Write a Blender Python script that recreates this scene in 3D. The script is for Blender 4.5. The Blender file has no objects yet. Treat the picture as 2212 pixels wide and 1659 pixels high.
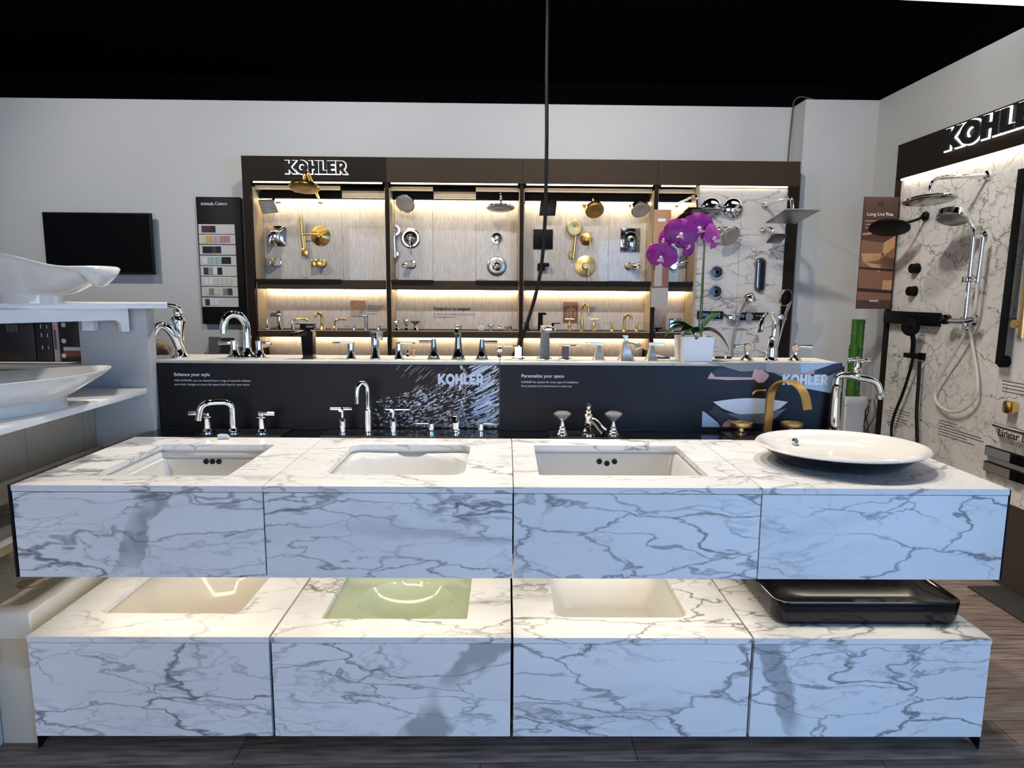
import bpy, bmesh, math, random
from mathutils import Vector, Matrix
random.seed(7)
sc = bpy.context.scene
COL = sc.collection
# ------------------------------------------------------------------ camera
HC = 1.38                       # eye height (m)
FPX, PITCH, ROLL, YAW = 1434.88, 0.1365, 0.0067, 0.0199
IW, IH = 2212.0, 1659.0
FWD = Vector((math.sin(YAW)*math.cos(PITCH), math.cos(YAW)*math.cos(PITCH), -math.sin(PITCH)))
_rt = Vector((math.cos(YAW), -math.sin(YAW), 0)); _up = _rt.cross(FWD)
RT = _rt*math.cos(ROLL)+_up*math.sin(ROLL); UP = _up*math.cos(ROLL)-_rt*math.sin(ROLL)
CAM = Vector((0, 0, HC))
cd = bpy.data.cameras.new('camera'); cam = bpy.data.objects.new('camera', cd); COL.objects.link(cam)
cd.sensor_width = 36; cd.sensor_fit = 'HORIZONTAL'; cd.lens = FPX/IW*36; cd.clip_start = .02
M3 = Matrix((RT, UP, -FWD)).transposed(); cam.matrix_world = Matrix.Translation(CAM) @ M3.to_4x4()
sc.camera = cam
# ------------------------------------------------------------------ world, lights, exposure
sc.view_settings.view_transform = 'Standard'; sc.view_settings.look = 'None'
sc.view_settings.gamma = 1; sc.view_settings.use_curve_mapping = False
sc.view_settings.exposure = 0.0
w = bpy.data.worlds.new('world'); sc.world = w; w.use_nodes = True
w.node_tree.nodes['Background'].inputs[0].default_value = (.8, .86, 1, 1)
w.node_tree.nodes['Background'].inputs[1].default_value = .12
def area(name, loc, target, sx, sy, power, col):
    l = bpy.data.lights.new(name, 'AREA'); l.shape = 'RECTANGLE'; l.size = sx; l.size_y = sy
    l.energy = power; l.color = col
    o = bpy.data.objects.new(name, l); COL.objects.link(o); o.location = loc
    o.rotation_euler = (Vector(target)-Vector(loc)).to_track_quat('-Z', 'Y').to_euler()
    return o
def spot(name, loc, target, power, col, ang=100, blend=.6, rad=.05):
    l = bpy.data.lights.new(name, 'SPOT'); l.energy = power; l.color = col
    l.spot_size = math.radians(ang); l.spot_blend = blend; l.shadow_soft_size = rad
    o = bpy.data.objects.new(name, l); COL.objects.link(o); o.location = loc
    o.rotation_euler = (Vector(target)-Vector(loc)).to_track_quat('-Z', 'Y').to_euler()
    return o
# daylight from the shop window behind and to the right of the camera, then a left fill
area('window_and_fill_light', (2.9, -1.6, 1.25), (1.5, 2.0, .5), 2.6, 2.0, 120, (.20, .50, 1.0))
area('window_and_fill_light', (-1.2, -3.2, 1.5), (-.6, 2.0, .7), 3.0, 2.0, 78, (.90, .91, 1.0))  # neutral fill light added on the left to lift the counter fronts
# track spotlights over the counter and in front of the wall display
for tx, ty, gx, gy, gz, pw in ((-1.15, 2.85, -1.0, 2.2, .8, 98), (-.35, 2.85, -.3, 2.2, .8, 98),
                      (.45, 2.85, .45, 2.2, .8, 98), (1.2, 2.85, 1.15, 2.2, .8, 98)):
    spot('track_spotlight', (tx, ty, 2.93), (gx, gy, gz), pw, (1, .92, .82), 95)
for tx, gx, pw in ((-2.6, -1.9, 85), (-.6, -.2, 90), (.7, 1.6, 80)):
    spot('wall_spotlight', (tx, 2.6, 2.95), (gx, 4.7, 1.45), pw, (1, .96, .9), 110, .8)
cy = sc.cycles
cy.max_bounces = 6; cy.diffuse_bounces = 3; cy.glossy_bounces = 4; cy.transmission_bounces = 4; cy.caustics_reflective = False; cy.caustics_refractive = False
cy.use_adaptive_sampling = True; cy.adaptive_threshold = .08; cy.adaptive_min_samples = 12; cy.sample_clamp_indirect = 4.0
spot('wall_spotlight', (1.1, 2.5, 2.95), (2.45, 3.4, .9), 55, (1, .95, .87), 75, .8)
# ------------------------------------------------------------------ pixel -> point on a known plane
def ray(px, py): return FWD + RT*((px-IW/2)/FPX) - UP*((py-IH/2)/FPX)
def at(px, py, X=None, Y=None, Z=None):
    d = ray(px, py)
    t = X/d.x if X is not None else (Y/d.y if Y is not None else (Z-HC)/d.z)
    return CAM + d*t
CA = -.0115; CO = Vector((-1.3972, 1.8717, 0))
CU = Vector((math.cos(CA), math.sin(CA), 0)); CV = Vector((-math.sin(CA), math.cos(CA), 0))
def C(u, v, z=0): return CO + CU*u + CV*v + Vector((0, 0, z))
def loc_c(P): d = P-CO; return (d.dot(CU), d.dot(CV), P.z)
def atv(px, py, v):
    d = ray(px, py); return CAM + d*((v-(CAM-CO).dot(CV))/d.dot(CV))
def kof(P): return (P-CAM).dot(FWD)/FPX          # metres per pixel at P
# ------------------------------------------------------------------ materials
MATS = {}
def bsdf(name, col, rough=.5, metal=0, spec=.5, emit=None, es=0, trans=0, alpha=1, coat=0):
    m = bpy.data.materials.new(name); m.use_nodes = True
    b = m.node_tree.nodes['Principled BSDF']
    b.inputs['Base Color'].default_value = (*col, 1); b.inputs['Roughness'].default_value = rough
    b.inputs['Metallic'].default_value = metal; b.inputs['Specular IOR Level'].default_value = spec
    b.inputs['Transmission Weight'].default_value = trans; b.inputs['Coat Weight'].default_value = coat
    if emit: b.inputs['Emission Color'].default_value = (*emit, 1); b.inputs['Emission Strength'].default_value = es
    MATS[name] = m; return m
def nodes(m): return m.node_tree.nodes, m.node_tree.links, m.node_tree.nodes['Principled BSDF']
def N(ns, t, **k):
    n = ns.new(t)
    for a, v in k.items():
        if a in n.inputs: n.inputs[a].default_value = v
        else: setattr(n, a, v)
    return n
def ramp(ns, a, b, ca=(0, 0, 0, 1), cb=(1, 1, 1, 1)):
    r = ns.new('ShaderNodeValToRGB'); r.color_ramp.elements[0].position = a; r.color_ramp.elements[1].position = b
    r.color_ramp.elements[0].color = ca; r.color_ramp.elements[1].color = cb; return r
def grain(m, scale=(1, 1, 1), amt=.12, nscale=60, detail=4, bump=0, lo=.35, hi=.65):
    """fine colour grain over a plain colour"""
    ns, ln, b = nodes(m)
    g = ns.new('ShaderNodeNewGeometry'); mp = N(ns, 'ShaderNodeMapping'); mp.inputs['Scale'].default_value = scale
    nz = N(ns, 'ShaderNodeTexNoise', Scale=nscale, Detail=detail)
    ln.new(g.outputs['Position'], mp.inputs['Vector']); ln.new(mp.outputs[0], nz.inputs['Vector'])
    c = b.inputs['Base Color'].default_value[:]
    r = ramp(ns, lo, hi, tuple(x*(1-amt) for x in c[:3])+(1,), tuple(min(1, x*(1+amt)) for x in c[:3])+(1,))
    ln.new(nz.outputs['Fac'], r.inputs[0]); ln.new(r.outputs[0], b.inputs['Base Color'])
    if bump:
        bp = N(ns, 'ShaderNodeBump', Strength=bump, Distance=.002); ln.new(nz.outputs['Fac'], bp.inputs['Height']); ln.new(bp.outputs[0], b.inputs['Normal'])
    return m
def marble(name, seed=0, base=(.86, .86, .86), rough=.35, dense=1.0, sc_=1.0, vein=(.13, .135, .15), band=None, rot=.6):
    m = bsdf(name, base, rough); ns, ln, b = nodes(m)
    g = ns.new('ShaderNodeNewGeometry')
    mp = N(ns, 'ShaderNodeMapping'); mp.inputs['Location'].default_value = (seed*3.17, seed*1.3, seed*2.11)
    mp.inputs['Rotation'].default_value = (0, rot, 0)
    mp.inputs['Scale'].default_value = (.44*sc_, 1.15*sc_, 1.3*sc_)
    ln.new(g.outputs['Position'], mp.inputs['Vector'])
    def warp(src, s, amp, det=5):
        n = N(ns, 'ShaderNodeTexNoise', Scale=s, Detail=det, Roughness=.62); ln.new(src, n.inputs['Vector'])
        sub = N(ns, 'ShaderNodeVectorMath', operation='SUBTRACT'); sub.inputs[1].default_value = (.5, .5, .5); ln.new(n.outputs['Color'], sub.inputs[0])
        scl = N(ns, 'ShaderNodeVectorMath', operation='SCALE'); scl.inputs['Scale'].default_value = amp; ln.new(sub.outputs[0], scl.inputs[0])
        ad = N(ns, 'ShaderNodeVectorMath', operation='ADD'); ln.new(src, ad.inputs[0]); ln.new(scl.outputs[0], ad.inputs[1]); return ad.outputs[0]
    wv = warp(warp(mp.outputs[0], 1.5, .48), 9.0, .11, 6)
    def lines(src, s, w0, w1, ms, lo, hi, off):
        v = N(ns, 'ShaderNodeTexVoronoi', feature='DISTANCE_TO_EDGE', Scale=s); ln.new(src, v.inputs['Vector'])
        r = ramp(ns, w0, w1, (1, 1, 1, 1), (0, 0, 0, 1)); ln.new(v.outputs['Distance'], r.inputs[0])
        o = N(ns, 'ShaderNodeVectorMath', operation='ADD'); o.inputs[1].default_value = (off, off*.7, -off); ln.new(src, o.inputs[0])
        n = N(ns, 'ShaderNodeTexNoise', Scale=ms, Detail=3); ln.new(o.outputs[0], n.inputs['Vector'])
        q = ramp(ns, lo, hi); ln.new(n.outputs['Fac'], q.inputs[0])
        mu = N(ns, 'ShaderNodeMath', operation='MULTIPLY'); ln.new(r.outputs[0], mu.inputs[0]); ln.new(q.outputs[0], mu.inputs[1]); return mu.outputs[0]
    l1 = lines(wv, 3.3, .003, .020, 2.6, .42-.06*dense, .54, 4.0)
    l2 = lines(wv, 6.8, .004, .032, 3.2, .48-.06*dense, .60, 9.0)
    l4 = lines(wv, 12.0, .008, .05, 4.5, .57-.05*dense, .68, 15.0)
    l3 = lines(wv, 2.0, .02, .09, 1.6, .56, .70, 2.0)
    cl = N(ns, 'ShaderNodeTexNoise', Scale=3.0, Detail=5); ln.new(wv, cl.inputs['Vector'])
    cr = ramp(ns, .42, .75, (*base, 1), (base[0]*.86, base[1]*.865, base[2]*.87, 1)); ln.new(cl.outputs['Fac'], cr.inputs[0])
    cur = cr.outputs[0]
    def mix(fac, col, k):
        nonlocal cur
        mm = N(ns, 'ShaderNodeMath', operation='MULTIPLY'); mm.inputs[1].default_value = k; ln.new(fac, mm.inputs[0])
        x = N(ns, 'ShaderNodeMix', data_type='RGBA'); ln.new(mm.outputs[0], x.inputs[0]); ln.new(cur, x.inputs[6]); x.inputs[7].default_value = (*col, 1); cur = x.outputs[2]
    mix(l3, (.42, .43, .44), .55)
    if band:     # one broad grey vein: point (x,z), direction angle, half width
        bx, bz, ang, hw = band
        w2 = warp(g.outputs['Position'], 4.5, .20, 7)
        sp = N(ns, 'ShaderNodeVectorMath', operation='DOT_PRODUCT'); ln.new(w2, sp.inputs[0])
        nx, nz = -math.sin(ang), math.cos(ang); sp.inputs[1].default_value = (nx, 0, nz)
        s1 = N(ns, 'ShaderNodeMath', operation='SUBTRACT'); s1.inputs[1].default_value = bx*nx+bz*nz; ln.new(sp.outputs['Value'], s1.inputs[0])
        ab = N(ns, 'ShaderNodeMath', operation='ABSOLUTE'); ln.new(s1.outputs[0], ab.inputs[0])
        r = ramp(ns, hw*.75, hw, (1, 1, 1, 1), (0, 0, 0, 1)); ln.new(ab.outputs[0], r.inputs[0])
        cn = N(ns, 'ShaderNodeTexNoise', Scale=5, Detail=2); ln.new(g.outputs['Position'], cn.inputs['Vector'])
        q = ramp(ns, .38, .5); ln.new(cn.outputs['Fac'], q.inputs[0])
        mu = N(ns, 'ShaderNodeMath', operation='MULTIPLY'); ln.new(r.outputs[0], mu.inputs[0]); ln.new(q.outputs[0], mu.inputs[1])
        mix(mu.outputs[0], (.30, .31, .32), .75)
    mix(l4, tuple(x*2.3 for x in vein), .6); mix(l2, tuple(x*1.5 for x in vein), .75); mix(l1, vein, .85)
    ln.new(cur, b.inputs['Base Color']); return m
def clear_pane(name, tint=(.97, .98, .98)):
    m = bpy.data.materials.new(name); m.use_nodes = True; ns = m.node_tree.nodes; ln = m.node_tree.links; ns.clear()
    o = ns.new('ShaderNodeOutputMaterial'); t = ns.new('ShaderNodeBsdfTransparent'); t.inputs[0].default_value = (*tint, 1)
    g = ns.new('ShaderNodeBsdfGlossy'); g.inputs['Roughness'].default_value = .02; x = ns.new('ShaderNodeMixShader'); x.inputs[0].default_value = .016; ln.new(t.outputs[0], x.inputs[1]); ln.new(g.outputs[0], x.inputs[2]); ln.new(x.outputs[0], o.inputs[0]); MATS[name] = m
clear_pane('clear_pane')
bsdf('wall_paint', (.62, .62, .61), .85); grain(MATS['wall_paint'], amt=.012, nscale=60)
bsdf('ceiling_black', (.004, .004, .005), .95, spec=.05)
bsdf('black_matte', (.005, .005, .006), .55, spec=.25); bsdf('black_gloss', (.004, .004, .006), .12, spec=.4)
bsdf('black_metal', (.0035, .0035, .004), .45, 0, .12)
bsdf('chrome', (.82, .83, .85), .07, 1); bsdf('nickel', (.72, .67, .60), .16, 1); bsdf('dark_chrome', (.30, .30, .31), .1, 1)
bsdf('gold', (.78, .52, .18), .24, 1); bsdf('brass_brushed', (.70, .49, .20), .34, 1)
bsdf('satin_steel', (.45, .45, .46), .3, 1)
bsdf('white_paint', (.80, .80, .80), .4); bsdf('white_ceramic', (.70, .69, .665), .12, coat=.3)
bsdf('biscuit_ceramic', (.72, .67, .58), .12, coat=.3); bsdf('green_ceramic', (.50, .56, .40), .1, coat=.4)
bsdf('grey_ceramic', (.72, .70, .65), .3); bsdf('stone_white', (.74, .74, .72), .55); bsdf('ledge_stone', (.50, .48, .44), .5)
bsdf('face_light', (.55, .54, .52), .4); bsdf('vessel_white', (.86, .82, .76), .1, coat=.4); bsdf('beige_panel', (.54, .42, .29), .6); bsdf('beige_light', (.58, .51, .41), .6); bsdf('grey_paint', (.44, .44, .43), .6); bsdf('face_grey', (.36, .33, .29), .45)
bsdf('bronze_frame', (.016, .010, .007), .55, 0, .12); grain(MATS['bronze_frame'], amt=.25, nscale=300)
bsdf('bronze_header', (.052, .036, .023), .55, 0, .12); grain(MATS['bronze_header'], amt=.2, nscale=300)
bsdf('tan_edge', (.46, .36, .24), .5); bsdf('wood_edge', (.40, .30, .19), .5)
bsdf('linen_panel', (.60, .53, .48), .8); grain(MATS['linen_panel'], (9, 9, .9), .16, 26, 4)
bsdf('led_warm', (1, .9, .7), .5, emit=(1, .80, .48), es=19); bsdf('led_front', (1, .9, .7), .5, emit=(1, .84, .58), es=5)
bsdf('led_under', (1, .9, .8), .5, emit=(1, .88, .70), es=12)
bsdf('led_right', (1, .9, .7), .5, emit=(1, .88, .68), es=12)
bsdf('satin_nickel', (.74, .70, .60), .38, 1)
bsdf('halo_white', (1, 1, 1), .5, emit=(1, .97, .9), es=2.2)
bsdf('panel_light', (1, 1, 1), .5, emit=(1, 1, 1), es=1.2)
bsdf('navy_panel', (.004, .004, .008), .42, spec=.28); bsdf('print_white', (.85, .87, .92), .5); bsdf('print_blue', (.42, .54, .78), .5)
bsdf('print_rust', (.30, .15, .08), .5); bsdf('print_grey', (.26, .25, .25), .5); bsdf('print_tan', (.40, .36, .33), .5)
bsdf('print_skin', (.62, .36, .36), .5); bsdf('print_sleeve', (.022, .024, .045), .5); bsdf('print_sky', (.42, .58, .78), .5)
bsdf('print_bowl', (.70, .76, .84), .5); bsdf('print_bowl_side', (.17, .16, .17), .5); bsdf('print_orange', (.62, .30, .10), .5)
bsdf('print_copper', (.42, .20, .12), .5); bsdf('print_dark', (.02, .012, .010), .5); bsdf('ink', (.02, .02, .02), .6)
bsdf('ink_grey', (.10, .10, .10), .6); bsdf('banner_brown', (.075, .032, .022), .45); bsdf('banner_glow', (.50, .27, .13), .5); bsdf('banner_mid', (.22, .10, .055), .5)
bsdf('acrylic_dark', (.012, .012, .014), .08); bsdf('crystal', (.85, .85, .82), .04, .0, trans=.75); bsdf('acrylic_clear', (.9, .9, .92), .03, trans=.9)
bsdf('leaf', (.018, .055, .022), .35); bsdf('stem', (.10, .14, .04), .5); bsdf('bamboo', (.05, .15, .018), .35); bsdf('bamboo_ring', (.03, .10, .012), .45)
bsdf('petal', (.25, .006, .21), .45); bsdf('petal_pale', (.46, .05, .34), .45); bsdf('petal_lip', (.66, .45, .60), .45)
bsdf('hose_white', (.72, .68, .58), .4); bsdf('driftwood', (.16, .11, .07), .85); grain(MATS['driftwood'], (1, 1, 5), .5, 40)
bsdf('book_black', (.012, .011, .012), .5); bsdf('book_pink', (.50, .34, .33), .6); bsdf('book_red', (.22, .05, .04), .6); bsdf('book_grey', (.10, .10, .11), .6)
bsdf('screen_black', (.002, .002, .003), .35, spec=.15); bsdf('cardboard_white', (.62, .61, .59), .7); bsdf('tag_white', (.75, .77, .8), .4)
bsdf('mat_dark', (.040, .036, .034), .9); bsdf('plinth_brown', (.055, .042, .036), .6)
bsdf('floor_base', (.03, .027, .026), .8)
bsdf('plank', (.23, .172, .140), .55); grain(MATS['plank'], (1.2, 14, 1), .6, 5, 6, .15, .3, .7)
for nm, c in dict(sw_wine=(.10, .01, .03), sw_black=(.01, .01, .012), sw_yellow=(.66, .62, .32), sw_gold=(.60, .42, .12), sw_pink=(.55, .40, .40), sw_rose=(.45, .24, .22), sw_mint=(.34, .52, .46),
                  sw_grey=(.30, .31, .32), sw_dark=(.05, .05, .055), sw_cream=(.62, .58, .50), sw_taupe=(.28, .23, .21), sw_white=(.72, .72, .70)).items(): bsdf(nm, c, .4)
# ------------------------------------------------------------------ mesh builder
def catmull(pts, n=6):
    P = [Vector(p) for p in pts]
    if len(P) < 3: return P
    out = []
    for i in range(len(P)-1):
        a = P[i-1] if i else P[0]*2-P[1]; b = P[i]; c = P[i+1]; d = P[i+2] if i+2 < len(P) else P[-1]*2-P[-2]
        for j in range(n):
            t = j/n
            out.append(.5*((2*b)+(c-a)*t+(2*a-5*b+4*c-d)*t*t+(3*b-a-3*c+d)*t**3))
    out.append(P[-1]); return out
class B:
    def __init__(s, k=1.0): s.bm = bmesh.new(); s.k = k; s.mats = []
    def mi(s, mat):
        if mat not in s.mats: s.mats.append(mat)
        return s.mats.index(mat)
    def v(s, p): return s.bm.verts.new(Vector(p)*s.k)
    def face(s, vs, mat=None):
        try:
            f = s.bm.faces.new(vs)
            if mat: f.material_index = s.mi(mat)
            return f
        except ValueError: return None
    def box(s, x0, x1, y0, y1, z0, z1, bev=0):
        vs = [s.v((x, y, z)) for z in (z0, z1) for y in (y0, y1) for x in (x0, x1)]
        fs = [s.face([vs[i] for i in q]) for q in ((0, 2, 3, 1), (4, 5, 7, 6), (0, 1, 5, 4), (2, 6, 7, 3), (0, 4, 6, 2), (1, 3, 7, 5))]
        if bev:
            es = list({e for f in fs for e in f.edges})
            bmesh.ops.bevel(s.bm, geom=es, offset=bev*s.k, segments=2, affect='EDGES', profile=.5)
        return s
    def hexa(s, b4, t4, bev=0):
        vs = [s.v(p) for p in list(b4)+list(t4)]
        fs = [s.face([vs[i] for i in q]) for q in ((3, 2, 1, 0), (4, 5, 6, 7), (0, 1, 5, 4), (1, 2, 6, 5), (2, 3, 7, 6), (3, 0, 4, 7))]
        if bev: bmesh.ops.bevel(s.bm, geom=list({e for f in fs for e in f.edges}), offset=bev*s.k, segments=2, affect='EDGES', profile=.5)
        return s
    def rings(s, rings, cap0=True, cap1=True, closed=False):
        R = [[s.v(p) for p in r] for r in rings]
        n = len(R[0])
        for i in range(len(R)-1 if not closed else len(R)):
            a, b = R[i], R[(i+1) % len(R)]
            for j in range(n): s.face([a[j], a[(j+1) % n], b[(j+1) % n], b[j]])
        if not closed:
            if cap0: s.face(R[0][::-1])
            if cap1: s.face(R[-1])
        return s
    def lathe(s, prof, o=(0, 0, 0), axis=(0, 0, 1), n=18, ex=1.0):
        a = Vector(axis).normalized(); t = Vector((1, 0, 0)) if abs(a.x) < .9 else Vector((0, 1, 0))
        if abs(a.z) > .99: e1 = Vector((1, 0, 0))
        else: e1 = (t-a*t.dot(a)).normalized()
        e2 = a.cross(e1); o = Vector(o)
        return s.rings([[o+a*z+e1*(r*ex*math.cos(2*math.pi*j/n))+e2*(r*math.sin(2*math.pi*j/n)) for j in range(n)] for r, z in [(max(r, .01), z) for r, z in prof]])
    def cyl(s, p0, p1, r0, r1=None, n=16):
        p0 = Vector(p0); p1 = Vector(p1); L = (p1-p0).length
        return s.lathe([(r0, 0), (r0 if r1 is None else r1, L)], p0, p1-p0, n)
    def tube(s, pts, r, n=10, sm=6, rs=None):
        P = catmull(pts, sm) if sm else [Vector(p) for p in pts]
        rr = lambda i: r if rs is None else rs[0]+(rs[1]-rs[0])*i/(len(P)-1)
        rings = []; nrm = None
        for i, p in enumerate(P):
            d = (P[min(i+1, len(P)-1)]-P[max(i-1, 0)]).normalized()
            if nrm is None:
                t = Vector((0, 0, 1)) if abs(d.z) < .9 else Vector((0, 1, 0)); nrm = (t-d*t.dot(d)).normalized()
            else: nrm = (nrm-d*nrm.dot(d)).normalized()
            b = d.cross(nrm)
            rings.append([p+(nrm*math.cos(2*math.pi*j/n)+b*math.sin(2*math.pi*j/n))*rr(i) for j in range(n)])
        return s.rings(rings)
    def ribbon(s, pts, wdir, hw, th, sm=6):
        P = catmull(pts, sm) if sm else [Vector(p) for p in pts]; wv = Vector(wdir).normalized(); rings = []
        for i, p in enumerate(P):
            d = (P[min(i+1, len(P)-1)]-P[max(i-1, 0)]).normalized(); nn = d.cross(wv).normalized()
            rings.append([p+wv*hw+nn*th, p-wv*hw+nn*th, p-wv*hw-nn*th, p+wv*hw-nn*th])
        return s.rings(rings)
    def ell(s, c, r, n=14, m=8):
        c = Vector(c); rings = []
        for i in range(m+1):
            a = -math.pi/2+math.pi*(i*.98+.01*m)/m
            rings.append([c+Vector((r[0]*math.cos(a)*math.cos(2*math.pi*j/n), r[1]*math.cos(a)*math.sin(2*math.pi*j/n), r[2]*math.sin(a))) for j in range(n)])
        return s.rings(rings)
    def prism(s, loops, fn, d0, d1, mat=None):
        """loops of 2D points (first outer, rest holes); fn(a,b,d)->3D point"""
        ts = []
        for d in ((d0, d1) if d1 is not None else (d0,)):
            es = []; lv = []
            for lp in loops:
                vs = [s.v(fn(a, b, d)) for a, b in lp]; lv.append(vs)
                es += [s.bm.edges.new((vs[i], vs[(i+1) % len(vs)])) for i in range(len(vs))]
            r = bmesh.ops.triangle_fill(s.bm, edges=es, use_beauty=True)
            if mat:
                for f in r['geom']:
                    if isinstance(f, bmesh.types.BMFace): f.material_index = s.mi(mat)
            ts.append(lv)
        if d1 is not None:
            for a, b in zip(*ts):
                for i in range(len(a)): s.face([a[i], a[(i+1) % len(a)], b[(i+1) % len(a)], b[i]], mat)
        return s
    def obj(s, name, mat, parent=None, loc=None, rot=None, sharp=.7, kind=None, recalc=True):
        if recalc: bmesh.ops.recalc_face_normals(s.bm, faces=s.bm.faces)
        me = bpy.data.meshes.new(name)
        for e in s.bm.edges:
            if len(e.link_faces) == 2: e.smooth = e.calc_face_angle(0) < sharp
        for f in s.bm.faces: f.smooth = True
        s.bm.to_mesh(me); s.bm.free()
        for m in ([mat] if not s.mats else ([mat] if mat and mat not in s.mats else [])+s.mats): me.materials.append(MATS[m] if isinstance(m, str) else m)
        o = bpy.data.objects.new(name, me); COL.objects.link(o)
        if parent: o.parent = parent
        if loc is not None: o.location = loc
        if rot is not None: o.rotation_euler = rot
        if kind: o['kind'] = kind
        return o
def tag(o, label, cat, group=None, kind=None):
    o['label'] = label; o['category'] = cat
    if group: o['group'] = group
    if kind: o['kind'] = kind
    return o
def thing(name, label, cat, loc=(0, 0, 0), rz=0, group=None):
    o = bpy.data.objects.new(name, None); COL.objects.link(o); o.empty_display_size = .05
    o.location = loc; o.rotation_euler = (0, 0, rz); return tag(o, label, cat, group)
def struct(o): o['kind'] = 'structure'; return o
def rrect(cx, cy, hx, hy, r, n=5):
    r = min(r, hx, hy); out = []
    for sx, sy, a0 in ((1, 1, 0), (-1, 1, 90), (-1, -1, 180), (1, -1, 270)):
        for i in range(n+1):
            a = math.radians(a0+90*i/n); out.append((cx+sx*(hx-r)+r*math.cos(a), cy+sy*(hy-r)+r*math.sin(a)))
    return out
def ellp(cx, cy, hx, hy, n=24, ph=math.pi/4*0):
    return [(cx+hx*math.cos(2*math.pi*(i+.5)/n), cy+hy*math.sin(2*math.pi*(i+.5)/n)) for i in range(n)]
XZ = lambda a, b, d: (a, d, b)
XY = lambda a, b, d: (a, b, d)
YZ = lambda a, b, d: (d, a, b)
def text(parent, body, width, loc, mat, rot=(math.pi/2, 0, 0), bold=.0, name='lettering', align='LEFT', depth=.0004, height=None):
    cu = bpy.data.curves.new(name, 'FONT'); cu.body = body; cu.size = 1; cu.offset = bold; cu.align_x = align; cu.resolution_u = 3
    o = bpy.data.objects.new(name, cu); COL.objects.link(o)
    dg = bpy.context.evaluated_depsgraph_get(); me = bpy.data.meshes.new_from_object(o.evaluated_get(dg))
    bpy.data.objects.remove(o); bpy.data.curves.remove(cu); me.name = name
    xs = [v.co.x for v in me.vertices]; k = width/(max(xs)-min(xs))
    ky = k if height is None else height/.73
    bm = bmesh.new(); bm.from_mesh(me)
    for v in bm.verts: v.co = Vector((v.co.x*k, v.co.y*ky, 0))
    r = bmesh.ops.extrude_face_region(bm, geom=bm.faces[:])
    for v in [g for g in r['geom'] if isinstance(g, bmesh.types.BMVert)]: v.co.z += depth
    bm.to_mesh(me); bm.free(); me.materials.clear(); me.materials.append(MATS[mat])
    t = bpy.data.objects.new(name, me); COL.objects.link(t); t.parent = parent; t.location = loc; t.rotation_euler = rot
    return t
def offset_loop(lp, e):
    n = len(lp); out = []; ar = sum(lp[i][0]*lp[(i+1) % n][1]-lp[(i+1) % n][0]*lp[i][1] for i in range(n)); sg = 1 if ar > 0 else -1
    for i in range(n):
        p0 = Vector(lp[i-1]); p = Vector(lp[i]); p1 = Vector(lp[(i+1) % n])
        d0 = (p-p0).normalized(); d1 = (p1-p).normalized(); n0 = Vector((d0.y, -d0.x)); n1 = Vector((d1.y, -d1.x))
        b = (n0+n1); L = b.length
        b = n0 if L < 1e-6 else b/L
        q = p+b*(sg*e/max(.45, b.dot(n0))); out.append((q.x, q.y))
    return out
def logo_letters():
    """heavy geometric capitals K O H L E R, height 1; list of (outer, [holes])"""
    t = .30; L = []; x = 0
    L.append(([(x, 0), (x+t, 0), (x+t, .36), (x+.62, 0), (x+1.0, 0), (x+.50, .52), (x+.96, 1), (x+.60, 1), (x+t, .66), (x+t, 1), (x, 1)], [])); x += .92
    c = x+.53; L.append(([(c+.53*math.cos(a), .5+.53*math.sin(a)) for a in [2*math.pi*i/28 for i in range(28)]], [[(c+.25*math.cos(a), .5+.25*math.sin(a)) for a in [2*math.pi*i/22 for i in range(22)]]])); x += 1.10
    L.append(([(x, 0), (x+t, 0), (x+t, .37), (x+.56, .37), (x+.56, 0), (x+.86, 0), (x+.86, 1), (x+.56, 1), (x+.56, .63), (x+t, .63), (x+t, 1), (x, 1)], [])); x += .93
    L.append(([(x, 0), (x+.66, 0), (x+.66, .25), (x+t, .25), (x+t, 1), (x, 1)], [])); x += .71
    L.append(([(x, 0), (x+.70, 0), (x+.70, .24), (x+t, .24), (x+t, .39), (x+.66, .39), (x+.66, .62), (x+t, .62), (x+t, .76), (x+.70, .76), (x+.70, 1), (x, 1)], [])); x += .78
    arc = [(x+.47+.33*math.cos(a), .67+.33*math.sin(a)) for a in [math.radians(90-18*i) for i in range(11)]]
    L.append(([(x, 0), (x, 1)]+arc[:-2]+[(x+.60, .37), (x+.92, 0), (x+.56, 0), (x+t, .34), (x+t, 0)], [[(x+t, .56), (x+t, .79), (x+.44, .79), (x+.52, .74), (x+.54, .67), (x+.52, .60), (x+.44, .56)]])); x += .92
    return L, x
def logo(parent, width, h, loc, rot, face, depth, halo=None, e=.05, name='logo_letter'):
    L, W = logo_letters(); kx = width/W
    for outer, holes in L:
        b = B(); b.prism([[(p[0]*kx, p[1]*h) for p in q] for q in [outer]+holes], XZ, -depth, 0); o = b.obj(name, face, parent, loc, rot, .5)
        if halo:
            b = B(); lps = [offset_loop(outer, e)]+[offset_loop(q, -e) for q in holes]
            b.prism([[(p[0]*kx, p[1]*h) for p in q] for q in lps], XZ, .0015, depth*.6); b.obj('letter_glow', halo, o)
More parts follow.
